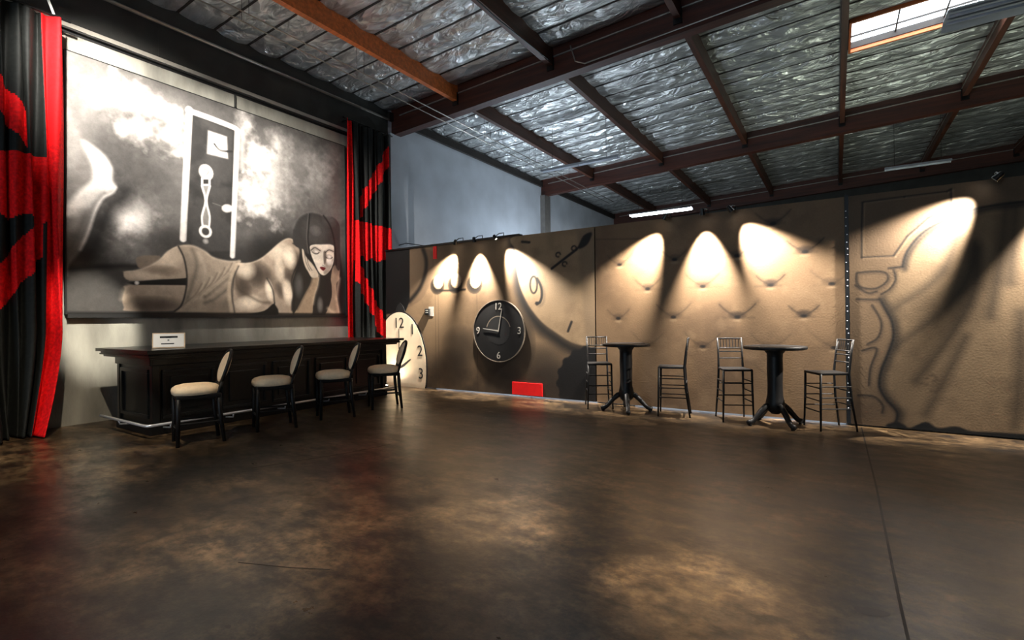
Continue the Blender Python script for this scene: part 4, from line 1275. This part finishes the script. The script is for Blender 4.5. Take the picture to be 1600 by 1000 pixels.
ep = make('end_panel', 'lacquer', lambda b: (box(b, BX0 + 0.1, BX1 - 0.1, -0.025, 0, 0.20, 0.25), box(b, BX0 + 0.1, BX1 - 0.1, -0.025, 0, 0.80, 0.85), box(b, BX0 + 0.1, BX0 + 0.15, -0.025, 0, 0.25, 0.80), box(b, BX1 - 0.15, BX1 - 0.1, -0.025, 0, 0.25, 0.80)), bar, bevel=0.006)
for x, y in ((BX1 - 0.03, -0.025), (BX1 - 0.03, BY1 - 0.06), (BX0, -0.025)):
    make('corner_post', 'lacquer', lambda b: box(b, x, x + 0.075, y, y + 0.085, 0.08, 1.0), bar, bevel=0.008)
rx, ry, rz_ = BX1 + 0.26, -0.17, 0.17
rail = make('foot_rail', 'chrome', lambda b: tube(b, [(BX0 - 0.15, ry, rz_), (rx - 0.06, ry, rz_), (rx - 0.015, ry + 0.015, rz_), (rx, ry + 0.06, rz_), (rx, BY1 + 0.05, rz_)], 0.018, 12), bar, smooth=True)
for y in (0.1, 0.9, 1.7, 2.5, 3.3, BY1):
    make('rail_bracket', 'chrome', lambda b: (tube(b, [(rx, y, rz_), (rx - 0.02, y, rz_ - 0.06), (BX1 + 0.04, y, 0.09)], 0.010, 8)), bar, smooth=True)
make('rail_bracket', 'chrome', lambda b: tube(b, [(-0.1, ry, rz_), (-0.1, ry + 0.02, rz_ - 0.06), (-0.1, -0.04, 0.09)], 0.010, 8), bar, smooth=True)

# sign card on the bar
sg = empty('sign_card', (-7.55, 3.12, 1.124), R(62), 'white framed sign card standing on the near end of the bar', 'sign')
TL = Matrix.Rotation(R(-10), 4, 'X')
make('frame', mat('pale_wood_frame', (0.80, 0.70, 0.58), 0.5), lambda b: box(b, -0.185, 0.185, -0.006, 0.008, 0.0, 0.205, TL), sg)
make('card', 'white', lambda b: box(b, -0.172, 0.172, -0.010, -0.006, 0.013, 0.192, TL), sg)
make('print_line', 'ink', lambda b: (box(b, -0.10, 0.10, -0.012, -0.010, 0.135, 0.160, TL), box(b, -0.015, 0.005, -0.012, -0.010, 0.10, 0.112, TL), box(b, -0.085, 0.06, -0.012, -0.010, 0.050, 0.064, TL)), sg)
make('prop', 'ink', lambda b: prism(b, [(0.006, 0.15), (0.012, 0.15), (0.09, 0.0), (0.08, 0.0)], 'x', -0.03, 0.03), sg)


# ================================================================ oval-back bar stools
def oval_stool():
    """Faces local +y; origin on the floor under the seat."""
    t = empty('bar_stool', (0, 0, 0))
    sw = 0.235
    # padded seat: superellipse outline, domed
    def seat(b):
        rings = []
        for (sc_, z) in ((0.90, 0.585), (1.0, 0.605), (1.03, 0.640), (0.99, 0.672), (0.87, 0.695), (0.62, 0.712), (0.3, 0.720), (0.02, 0.722)):
            rg = []
            for k in range(32):
                a = 2 * math.pi * k / 32
                c_, s_ = math.cos(a), math.sin(a)
                x = math.copysign(abs(c_) ** 0.72, c_) * (sw + (0.025 if s_ > 0 else 0) * s_)
                y = math.copysign(abs(s_) ** 0.72, s_) * 0.25
                rg.append(b.verts.new((x * sc_, y * sc_, z)))
            rings.append(rg)
        for A, B in zip(rings[:-1], rings[1:]):
            for k in range(32):
                b.faces.new((A[k], A[(k + 1) % 32], B[(k + 1) % 32], B[k]))
        b.faces.new(rings[0])
        b.faces.new(rings[-1])
    make('seat', 'cream', seat, t, smooth=True)
    make('seat_frame', 'black_wood', lambda b: box(b, -0.225, 0.225, -0.235, 0.225, 0.545, 0.60), t, bevel=0.015)
    for sx in (-1, 1):
        make('leg', 'black_wood', lambda b: tube(b, [(sx * 0.20, 0.205, 0.56), (sx * 0.20, 0.205, 0.38), (sx * 0.205, 0.215, 0.0)], [0.030, 0.027, 0.020], 10), t, smooth=True)
        make('leg', 'black_wood', lambda b: tube(b, [(sx * 0.19, -0.215, 0.59), (sx * 0.195, -0.225, 0.38), (sx * 0.205, -0.265, 0.0)], [0.030, 0.027, 0.020], 10), t, smooth=True)
        make('stretcher', 'black_wood', lambda b: tube(b, [(sx * 0.20, 0.21, 0.26), (sx * 0.20, -0.235, 0.26)], 0.013, 8), t)
    make('stretcher', 'black_wood', lambda b: tube(b, [(-0.20, 0.21, 0.20), (0.20, 0.21, 0.20)], 0.013, 8), t)
    make('stretcher', 'black_wood', lambda b: tube(b, [(-0.20, -0.245, 0.20), (0.20, -0.245, 0.20)], 0.013, 8), t)
    # oval back, curved and raked
    def ov(a, rx_, rz_2):
        x, z = rx_ * math.cos(a), 0.90 + rz_2 * math.sin(a)
        return Vector((x, -0.245 - 0.32 * (z - 0.68) + 0.35 * x * x, z))
    make('back_frame', 'black_wood', lambda b: (lambda pts: tube(b, pts + pts[:2], 0.021, 10, cap=False))([ov(2 * math.pi * k / 40, 0.215, 0.205) for k in range(40)]), t, smooth=True)
    for side, nm in ((1, 'back_pad'), (-1, 'rear_pad')):
        def pad(b):
            rings = []
            for sc_, dy in ((1.0, 0.004), (0.93, 0.022), (0.7, 0.034), (0.35, 0.040), (0.02, 0.042)):
                rings.append([b.verts.new(ov(2 * math.pi * k / 32, 0.20 * sc_, 0.19 * sc_) + Vector((0, side * dy, 0))) for k in range(32)])
            for A, B in zip(rings[:-1], rings[1:]):
                for k in range(32):
                    b.faces.new((A[k], A[(k + 1) % 32], B[(k + 1) % 32], B[k]))
            b.faces.new(rings[-1])
        make(nm, 'cream', pad, t, smooth=True)
    for sx in (-1, 1):
        make('back_post', 'black_wood', lambda b: tube(b, [(sx * 0.17, -0.20, 0.57), (sx * 0.16, -0.235, 0.66), (sx * 0.13, -0.262, 0.745)], [0.024, 0.02, 0.018], 10), t, smooth=True)
    return t


proto = oval_stool()
OV = [((-6.60, 3.02), (-0.30, -0.95), 'oval-back bar stool with cream seat nearest the sign card'),
      ((-6.55, 3.98), (-0.40, -0.92), 'oval-back bar stool with cream seat, second from the near end of the bar'),
      ((-6.47, 4.92), (-0.48, -0.88), 'oval-back bar stool with cream seat, third from the near end of the bar'),
      ((-6.42, 5.88), (-0.56, -0.83), 'oval-back bar stool with cream seat nearest the cream floor clock')]
for i, ((x, y), d_, lab) in enumerate(OV):
    o = proto if i == 0 else copy_tree(proto)
    o.location = (x, y, 0)
    o.rotation_euler.z = math.atan2(d_[1], d_[0]) - math.pi / 2
    tag(o, lab, 'bar stool', 'oval-back stools along the bar')


# ================================================================ chiavari bar stools
def chiavari():
    """Faces local +y; origin on the floor under the seat."""
    t = empty('chiavari_stool', (0, 0, 0))
    make('seat', 'black_wood', lambda b: prism(b, [(-0.195, 0.19), (0.195, 0.19), (0.17, -0.185), (-0.17, -0.185)], 'z', 0.705, 0.735), t, bevel=0.008)
    for sx in (-1, 1):
        make('leg', 'black_wood', lambda b: tube(b, [(sx * 0.185, 0.175, 0.72), (sx * 0.188, 0.18, 0.4), (sx * 0.20, 0.19, 0)], [0.015, 0.015, 0.012], 8), t, smooth=True)
        make('leg', 'black_wood', lambda b: tube(b, [(sx * 0.165, -0.235, 1.155), (sx * 0.163, -0.205, 0.95), (sx * 0.165, -0.18, 0.72), (sx * 0.175, -0.20, 0.4), (sx * 0.195, -0.255, 0)], [0.013, 0.014, 0.016, 0.015, 0.012], 8), t, smooth=True)
        for z in (0.28, 0.42, 0.56):
            make('rung', 'black_wood', lambda b: tube(b, [(sx * 0.19, 0.18, z), (sx * 0.18, -0.195 - 0.05 * (0.56 - z), z)], 0.0085, 6), t)
    for z in (0.24, 0.38, 0.54):
        make('rung', 'black_wood', lambda b: tube(b, [(-0.19, 0.182, z), (0.19, 0.182, z)], 0.0085, 6), t)
    for z in (0.32, 0.50):
        make('rung', 'black_wood', lambda b: tube(b, [(-0.18, -0.205, z), (0.18, -0.205, z)], 0.0085, 6), t)
    for z, y in ((1.145, -0.234), (1.005, -0.212), (0.955, -0.206), (0.86, -0.195)):
        make('back_rail', 'black_wood', lambda b: tube(b, [(-0.165, y, z), (0, y - 0.012, z), (0.165, y, z)], 0.0105 if z > 1.1 else 0.009, 8), t, smooth=True)
    for k in range(7):
        x = -0.125 + k * 0.25 / 6
        make('spindle', 'black_wood', lambda b: tube(b, [(x, -0.242, 1.145), (x, -0.220, 1.005)], 0.0058, 6), t)
    return t


proto = chiavari()
CH = [((-3.29, 7.66), (0.50, -0.87), 'black spindle-back bar stool left of the round table beside the painted gear'),
      ((-2.08, 7.60), (-0.98, -0.20), 'black spindle-back bar stool seen side-on between the two round tables, nearer the clocks'),
      ((-1.22, 7.63), (0.40, -0.91), 'black spindle-back bar stool facing out, left of the table near the drapery flat'),
      ((-0.11, 7.64), (-0.87, -0.49), 'black spindle-back bar stool in front of the upright channel')]
for i, ((x, y), d_, lab) in enumerate(CH):
    o = proto if i == 0 else copy_tree(proto)
    o.location = (x, y, 0)
    o.rotation_euler.z = math.atan2(d_[1], d_[0]) - math.pi / 2
    tag(o, lab, 'bar stool', 'spindle-back stools at the round tables')


# ================================================================ pedestal tables
def pub_table(loc, rz, r_, label):
    t = empty('pedestal_table', (loc[0], loc[1], 0), rz, label, 'table', 'round bar tables')
    make('table_top', 'black_wood', lambda b: lathe(b, [(r_ - 0.03, 1.015), (r_ - 0.005, 1.022), (r_, 1.035), (r_, 1.05), (r_ - 0.008, 1.06)], 48), t, smooth=False)
    make('column', 'black_wood', lambda b: lathe(b, [(0.13, 1.015), (0.125, 0.99), (0.10, 0.96), (0.095, 0.90), (0.098, 0.75), (0.092, 0.55), (0.095, 0.40), (0.11, 0.33), (0.12, 0.28), (0.10, 0.20), (0.05, 0.15)][::-1], 28), t, smooth=True)
    for k in range(4):
        a = k * math.pi / 2 + 0.12
        c_, s_ = math.cos(a), math.sin(a)

        def leg(b):
            pr = [(0.06, 0.27, .042), (0.13, 0.25, .042), (0.20, 0.19, .038), (0.27, 0.11, .034), (0.32, 0.06, .032), (0.36, 0.045, .036), (0.395, 0.04, .03)]
            tube(b, [(q[0] * c_, q[0] * s_, q[1]) for q in pr], [q[2] for q in pr], 10)
        lg = make('leg', 'black_wood', leg, t, smooth=True)
        make('foot_pad', 'black_wood', lambda b: lathe(b, [(0.022, 0.0), (0.026, 0.012), (0.02, 0.024)], 12), lg, loc=(0.36 * c_, 0.36 * s_, 0))
    return t


pub_table((-2.78, 7.55), 0.3, 0.36, 'round black pedestal table nearer the clock flat')
pub_table((-0.70, 7.55), 0.55, 0.385, 'round black pedestal table nearer the drapery flat')


# ================================================================ lamps and fittings
def spot_lamp(base, head, target, power, cone, blend, label, group, color=(1.0, 0.92, 0.82), size=0.03, scale=1.0):
    """Bracket from its mount to a small can, with the spot light in its mouth."""
    t = empty('spot_lamp', base, 0, label, 'spotlight', group)
    b0, h0, tg = Vector(base), Vector(head), Vector(target)
    d_ = (tg - h0).normalized()
    rel = h0 - b0
    make('bracket', 'black_metal', lambda b: tube(b, [(0, 0, 0), (0, 0, 0.06 * (1 if base[2] < 4 else -1)), rel * 0.55 + Vector((0, 0, 0.07 if base[2] < 4 else 0)), rel - d_ * 0.03], 0.009, 8), t)
    Mh = Matrix.Translation(rel) @ d_.to_track_quat('Z', 'Y').to_matrix().to_4x4() @ Matrix.Scale(scale, 4)
    make('housing', 'black_metal', lambda b: lathe(b, [(0.02, -0.09), (0.035, -0.08), (0.042, -0.03), (0.05, 0.03), (0.05, 0.035), (0.044, 0.035), (0.03, -0.02)], 20, Mh), t, smooth=False)
    make('bulb', 'bulb', lambda b: lathe(b, [(0.005, 0.0), (0.030, 0.004), (0.034, 0.018), (0.02, 0.03)], 16, Mh), t, smooth=True)
    ld = bpy.data.lights.new('spot_beam', 'SPOT')
    ld.energy, ld.spot_size, ld.spot_blend, ld.color, ld.shadow_soft_size = power, R(cone), blend, color, size
    lo = bpy.data.objects.new('spot_beam', ld)
    COL.objects.link(lo)
    lo.parent = t
    lo.location = rel + d_ * 0.05 * scale
    lo.rotation_euler = d_.to_track_quat('-Z', 'Y').to_euler()
    return t


WL = YB
CLK = 'spotlights clipped along the clock flat'
TFT = 'spotlights clipped along the tufted flat'
for (hx, tx, tz, lab, grp, pw) in (
        (-6.42, -7.0, 2.15, 'small clip spotlight above the painted studs, nearest the red ribbon', CLK, 34),
        (-5.93, -5.95, 2.05, 'small clip spotlight at the middle of three over the clock flat', CLK, 34),
        (-5.42, -4.85, 2.1, 'small clip spotlight beside the edge of the giant painted dial', CLK, 34),
        (-2.22, -2.85, 2.05, 'small clip spotlight over the tufted flat, nearest the giant dial', TFT, 40),
        (-1.66, -1.64, 1.95, 'small clip spotlight at the middle of three over the tufted flat', TFT, 44),
        (-1.27, -0.65, 2.1, 'small clip spotlight over the tufted flat, nearest the drapery flat', TFT, 40),
        (1.55, 0.75, 2.2, 'small clip spotlight over the painted arch of the drapery flat', 'spotlights clipped along the drapery flat', 36),
        (2.25, 2.1, 2.1, 'small clip spotlight over the drapery flat at the right picture edge', 'spotlights clipped along the drapery flat', 36)):
    spot_lamp((hx + 0.03, YB + 0.03, ZT + (0.038 if grp == CLK else 0.002)), (hx, YB - 0.20, ZT - 0.03), (tx, YB + 0.02, tz), pw * 60, 58, 0.9, lab, grp, scale=0.8)

# unseen can lamps hung from the purlins; floor ones added to make light pools
RIG = 'black can lamps hung from the roof purlins'
WARM = (1.0, 0.86, 0.67)
for base, tg, pw, cone, bl, lab, col in (
        ((-7.2, 1.6, 6.4), (-9.25, 3.3, 4.6), 1900, 62, 0.9, 'black can lamp on a purlin washing the near part of the mural', (1, .95, .88)),
        ((-7.2, 2.6, 6.4), (-9.25, 5.9, 3.6), 2400, 60, 0.9, 'black can lamp on a purlin washing the far part of the mural', (1, .95, .88)),
        ((-4.75, 2.0, 6.4), (-9.25, 2.85, 1.45), 5200, 11, 0.8, 'black can lamp on a purlin aimed at the wall behind the bar', (1, .94, .82)),
        ((-4.75, 1.0, 6.5), (-7.7, 1.9, 0), 1500, 44, 1.0, 'added black can lamp, out of view, lighting the floor by the bar', WARM),
        ((-4.75, 2.4, 6.5), (-3.5, 2.1, 0), 1300, 26, 1.0, 'added black can lamp, out of view, lighting the floor before the bar', WARM),
        ((-2.25, 3.6, 6.6), (-2.1, 2.98, 0), 3600, 11.5, 1.0, 'added black can lamp, out of view, lighting the middle of the floor', WARM),
        ((-2.25, 1.2, 6.6), (-0.61, 2.75, 0), 4600, 10.5, 1.0, 'added black can lamp, out of view, lighting the floor near the joint', WARM)):
    hd = Vector(base) + Vector((0.0, 0, -0.2))
    spot_lamp((base[0], base[1], zbeam(base[0]) + 0.25), (base[0], base[1], zbeam(base[0]) - 0.02), tg, pw, cone, bl, lab, RIG, col, 0.06, 1.6)


# fluorescent fittings
def strip_light(x0, x1, y, z, lit, label, w=0.16, hang=None):
    t = empty('strip_light', ((x0 + x1) / 2, y, z), 0, label, 'light fitting', 'fluorescent fittings under the roof')
    hl_ = (x1 - x0) / 2
    make('housing', 'fixture', lambda b: prism(b, [(-w / 2, 0.0), (-w * 0.28, 0.07), (w * 0.28, 0.07), (w / 2, 0.0), (w / 2 - 0.01, 0.0), (w * 0.26, 0.055), (-w * 0.26, 0.055), (-w / 2 + 0.01, 0.0)], 'x', -hl_, hl_), t)
    for a, b_ in ((-hl_ + 0.03, -0.02), (0.02, hl_ - 0.03)):
        for yy in ((-w * 0.15, w * 0.15) if not lit else (-w * 0.24, w * 0.24)):
            make('tube', 'tube' if lit else 'fixture', lambda b: tube(b, [(a, yy, 0.015), (b_, yy, 0.015)], 0.02 if not lit else 0.05, 10), t, smooth=True)
    for xx in (-hl_ * 0.7, hl_ * 0.7):
        top = zfoil((x0 + x1) / 2 + xx) - z
        make('hanger_rod', 'black_metal', lambda b: tube(b, [(xx, 0, 0.07), (xx, 0, top)], 0.005, 5), t)
    return t


strip_light(-6.97, -4.56, 19.6, 5.6, True, 'lit twin fluorescent fitting above the tufted flat', 0.5)
area_light('strip_glow', (-5.76, 19.6, 5.55), (0, 0, 0), 2.3, 0.15, 60, (0.9, 0.97, 1.0))
strip_light(-6.93, -4.66, 12.3, 5.6, False, 'unlit fluorescent fitting high before the white wall')
strip_light(1.20, 2.65, 17.8, 5.6, False, 'unlit fluorescent fitting above the drapery flat', 0.22)
strip_light(1.33, 3.7, 9.3, 5.60, False, 'wide unlit fluorescent fitting overlapping the roof light', 0.72)

# floodlights added out of sight beyond the flats to brighten foil and white wall
for x, y, pwr, where in ((-7.9, 14.4, 360, 'beside the white wall'), (-4.6, 11.6, 60, 'behind the painted dial'), (0.6, 15.5, 60, 'behind the channel'), (4.0, 14.0, 55, 'behind the drapery flat')):
    t = empty('floodlight', (x, y, 0), 0, 'added floor-standing floodlight out of sight ' + where, 'floodlight', 'added floodlights hidden behind the flats')
    make('stand', 'black_metal', lambda b: (tube(b, [(0, 0, 0), (0, 0, 1.2)], 0.02, 8), box(b, -0.2, 0.2, -0.2, 0.2, 0, 0.02)), t)
    make('head', 'black_metal', lambda b: prism(b, [(-0.12, 1.2), (0.12, 1.2), (0.2, 1.34), (-0.2, 1.34)], 'x', -0.2, 0.2), t)
    make('lens', 'tube', lambda b: box(b, -0.17, 0.17, -0.17, 0.17, 1.34, 1.345), t)
    al = area_light('added_flood', (0, 0, 1.36), (R(180), 0, 0), 0.34, 0.34, pwr, (0.90, 1.0, 0.80) if x > -4 else (0.74, 0.87, 1.0))
    al.parent = t
    if x < -7:
        al.rotation_euler = Vector((-0.55, 0.0, 1.6)).normalized().to_track_quat('-Z', 'Y').to_euler()

# unseen tubes added behind the flats so light leaks out under the bottom edges
for x0, x1, where in ((-7.4, -5.0, 'black clock'), (-4.95, -3.6, 'painted gear'), (-2.9, -0.5, 'tufted flat'), (-0.45, 0.1, 'upright channel')):
    t = empty('added_tube', ((x0 + x1) / 2, 8.32, 0), 0, 'added tube, out of sight, leaking light from behind the ' + where, 'tube light', 'added tubes behind the flats')
    make('batten', 'fixture', lambda b: box(b, -(x1 - x0) / 2, (x1 - x0) / 2, -0.03, 0.03, 0, 0.03), t)
    make('tube', 'dim_tube', lambda b: tube(b, [(-(x1 - x0) / 2, 0, 0.05), ((x1 - x0) / 2, 0, 0.05)], 0.018, 8), t)
# small uplight at the foot of the cream dial
t = empty('puck_uplight', (-8.34, 7.70, 0), 0, 'small round uplight on the floor at the foot of the cream clock', 'uplight')
make('housing', 'black_metal', lambda b: lathe(b, [(0.06, 0), (0.065, 0.01), (0.06, 0.04)], 20), t)
make('lens', 'bulb', lambda b: lathe(b, [(0.045, 0.041), (0.03, 0.05)], 16), t)
ul = bpy.data.lights.new('uplight_beam', 'SPOT')
ul.energy, ul.spot_size, ul.spot_blend, ul.color, ul.shadow_soft_size = 60, R(120), 1.0, (1.0, 0.86, 0.66), 0.04
uo = bpy.data.objects.new('uplight_beam', ul)
COL.objects.link(uo)
uo.parent = t
uo.location = (0, 0, 0.07)
uo.rotation_euler = Vector((0.25, 0.35, 1)).normalized().to_track_quat('-Z', 'Y').to_euler()

# pipes and wires
pw_ = 'thin pipes under the roof'
for x, z, lab in ((-7.62, 6.09, 'thin pale sprinkler pipe along the roof, nearer the mural wall'), (-7.42, 6.12, 'thin pale sprinkler pipe along the roof, nearer the timber purlin')):
    pp = empty('roof_pipe', (x, 2.0, z), 0, lab, 'pipe', pw_)
    make('pipe', 'conduit', lambda b: tube(b, [(0, -1.5, 0), (0, 17.0, 0)], 0.011, 8), pp)
    for y in (2.2, 4.4, 8.5, 10.8, 13.0):
        make('hanger', 'black_metal', lambda b: tube(b, [(0, y, 0), (0, y, zfoil(x) - z)], 0.004, 5), pp)
cw = make('wall_conduit', 'conduit', lambda b: tube(b, [(XL + 0.07, -1, 6.36), (XL + 0.07, 3.5, 6.36), (XL + 0.07, 8.7, 6.42)], 0.028, 10), smooth=True)
tag(cw, 'thick pale conduit along the dark band above the mural', 'pipe')
fb = make('roof_cable', 'black_metal', lambda b: tube(b, [(-4.55, 4.6, zbeam(-4.5) + 0.22), (-4.6, 5.6, zbeam(-4.6) + 0.12), (-4.66, 6.8, zbeam(-4.6) + 0.16), (-4.66, 8.7, zbeam(-4.6) + 0.25)], 0.012, 6))
tag(fb, 'black cable slung along a purlin below the silver foil', 'cable')
lc = make('loose_cable', 'black_metal', lambda b: tube(b, [(-9.165, 8.95, 3.35), (-9.12, 9.15, 3.42), (-8.95, 9.6, 3.4), (-8.95, 9.75, 3.3), (-8.98, 9.7, 2.9)], 0.012, 6))
tag(lc, 'loose dark cable loop on the white wall beside the curtain', 'cable')
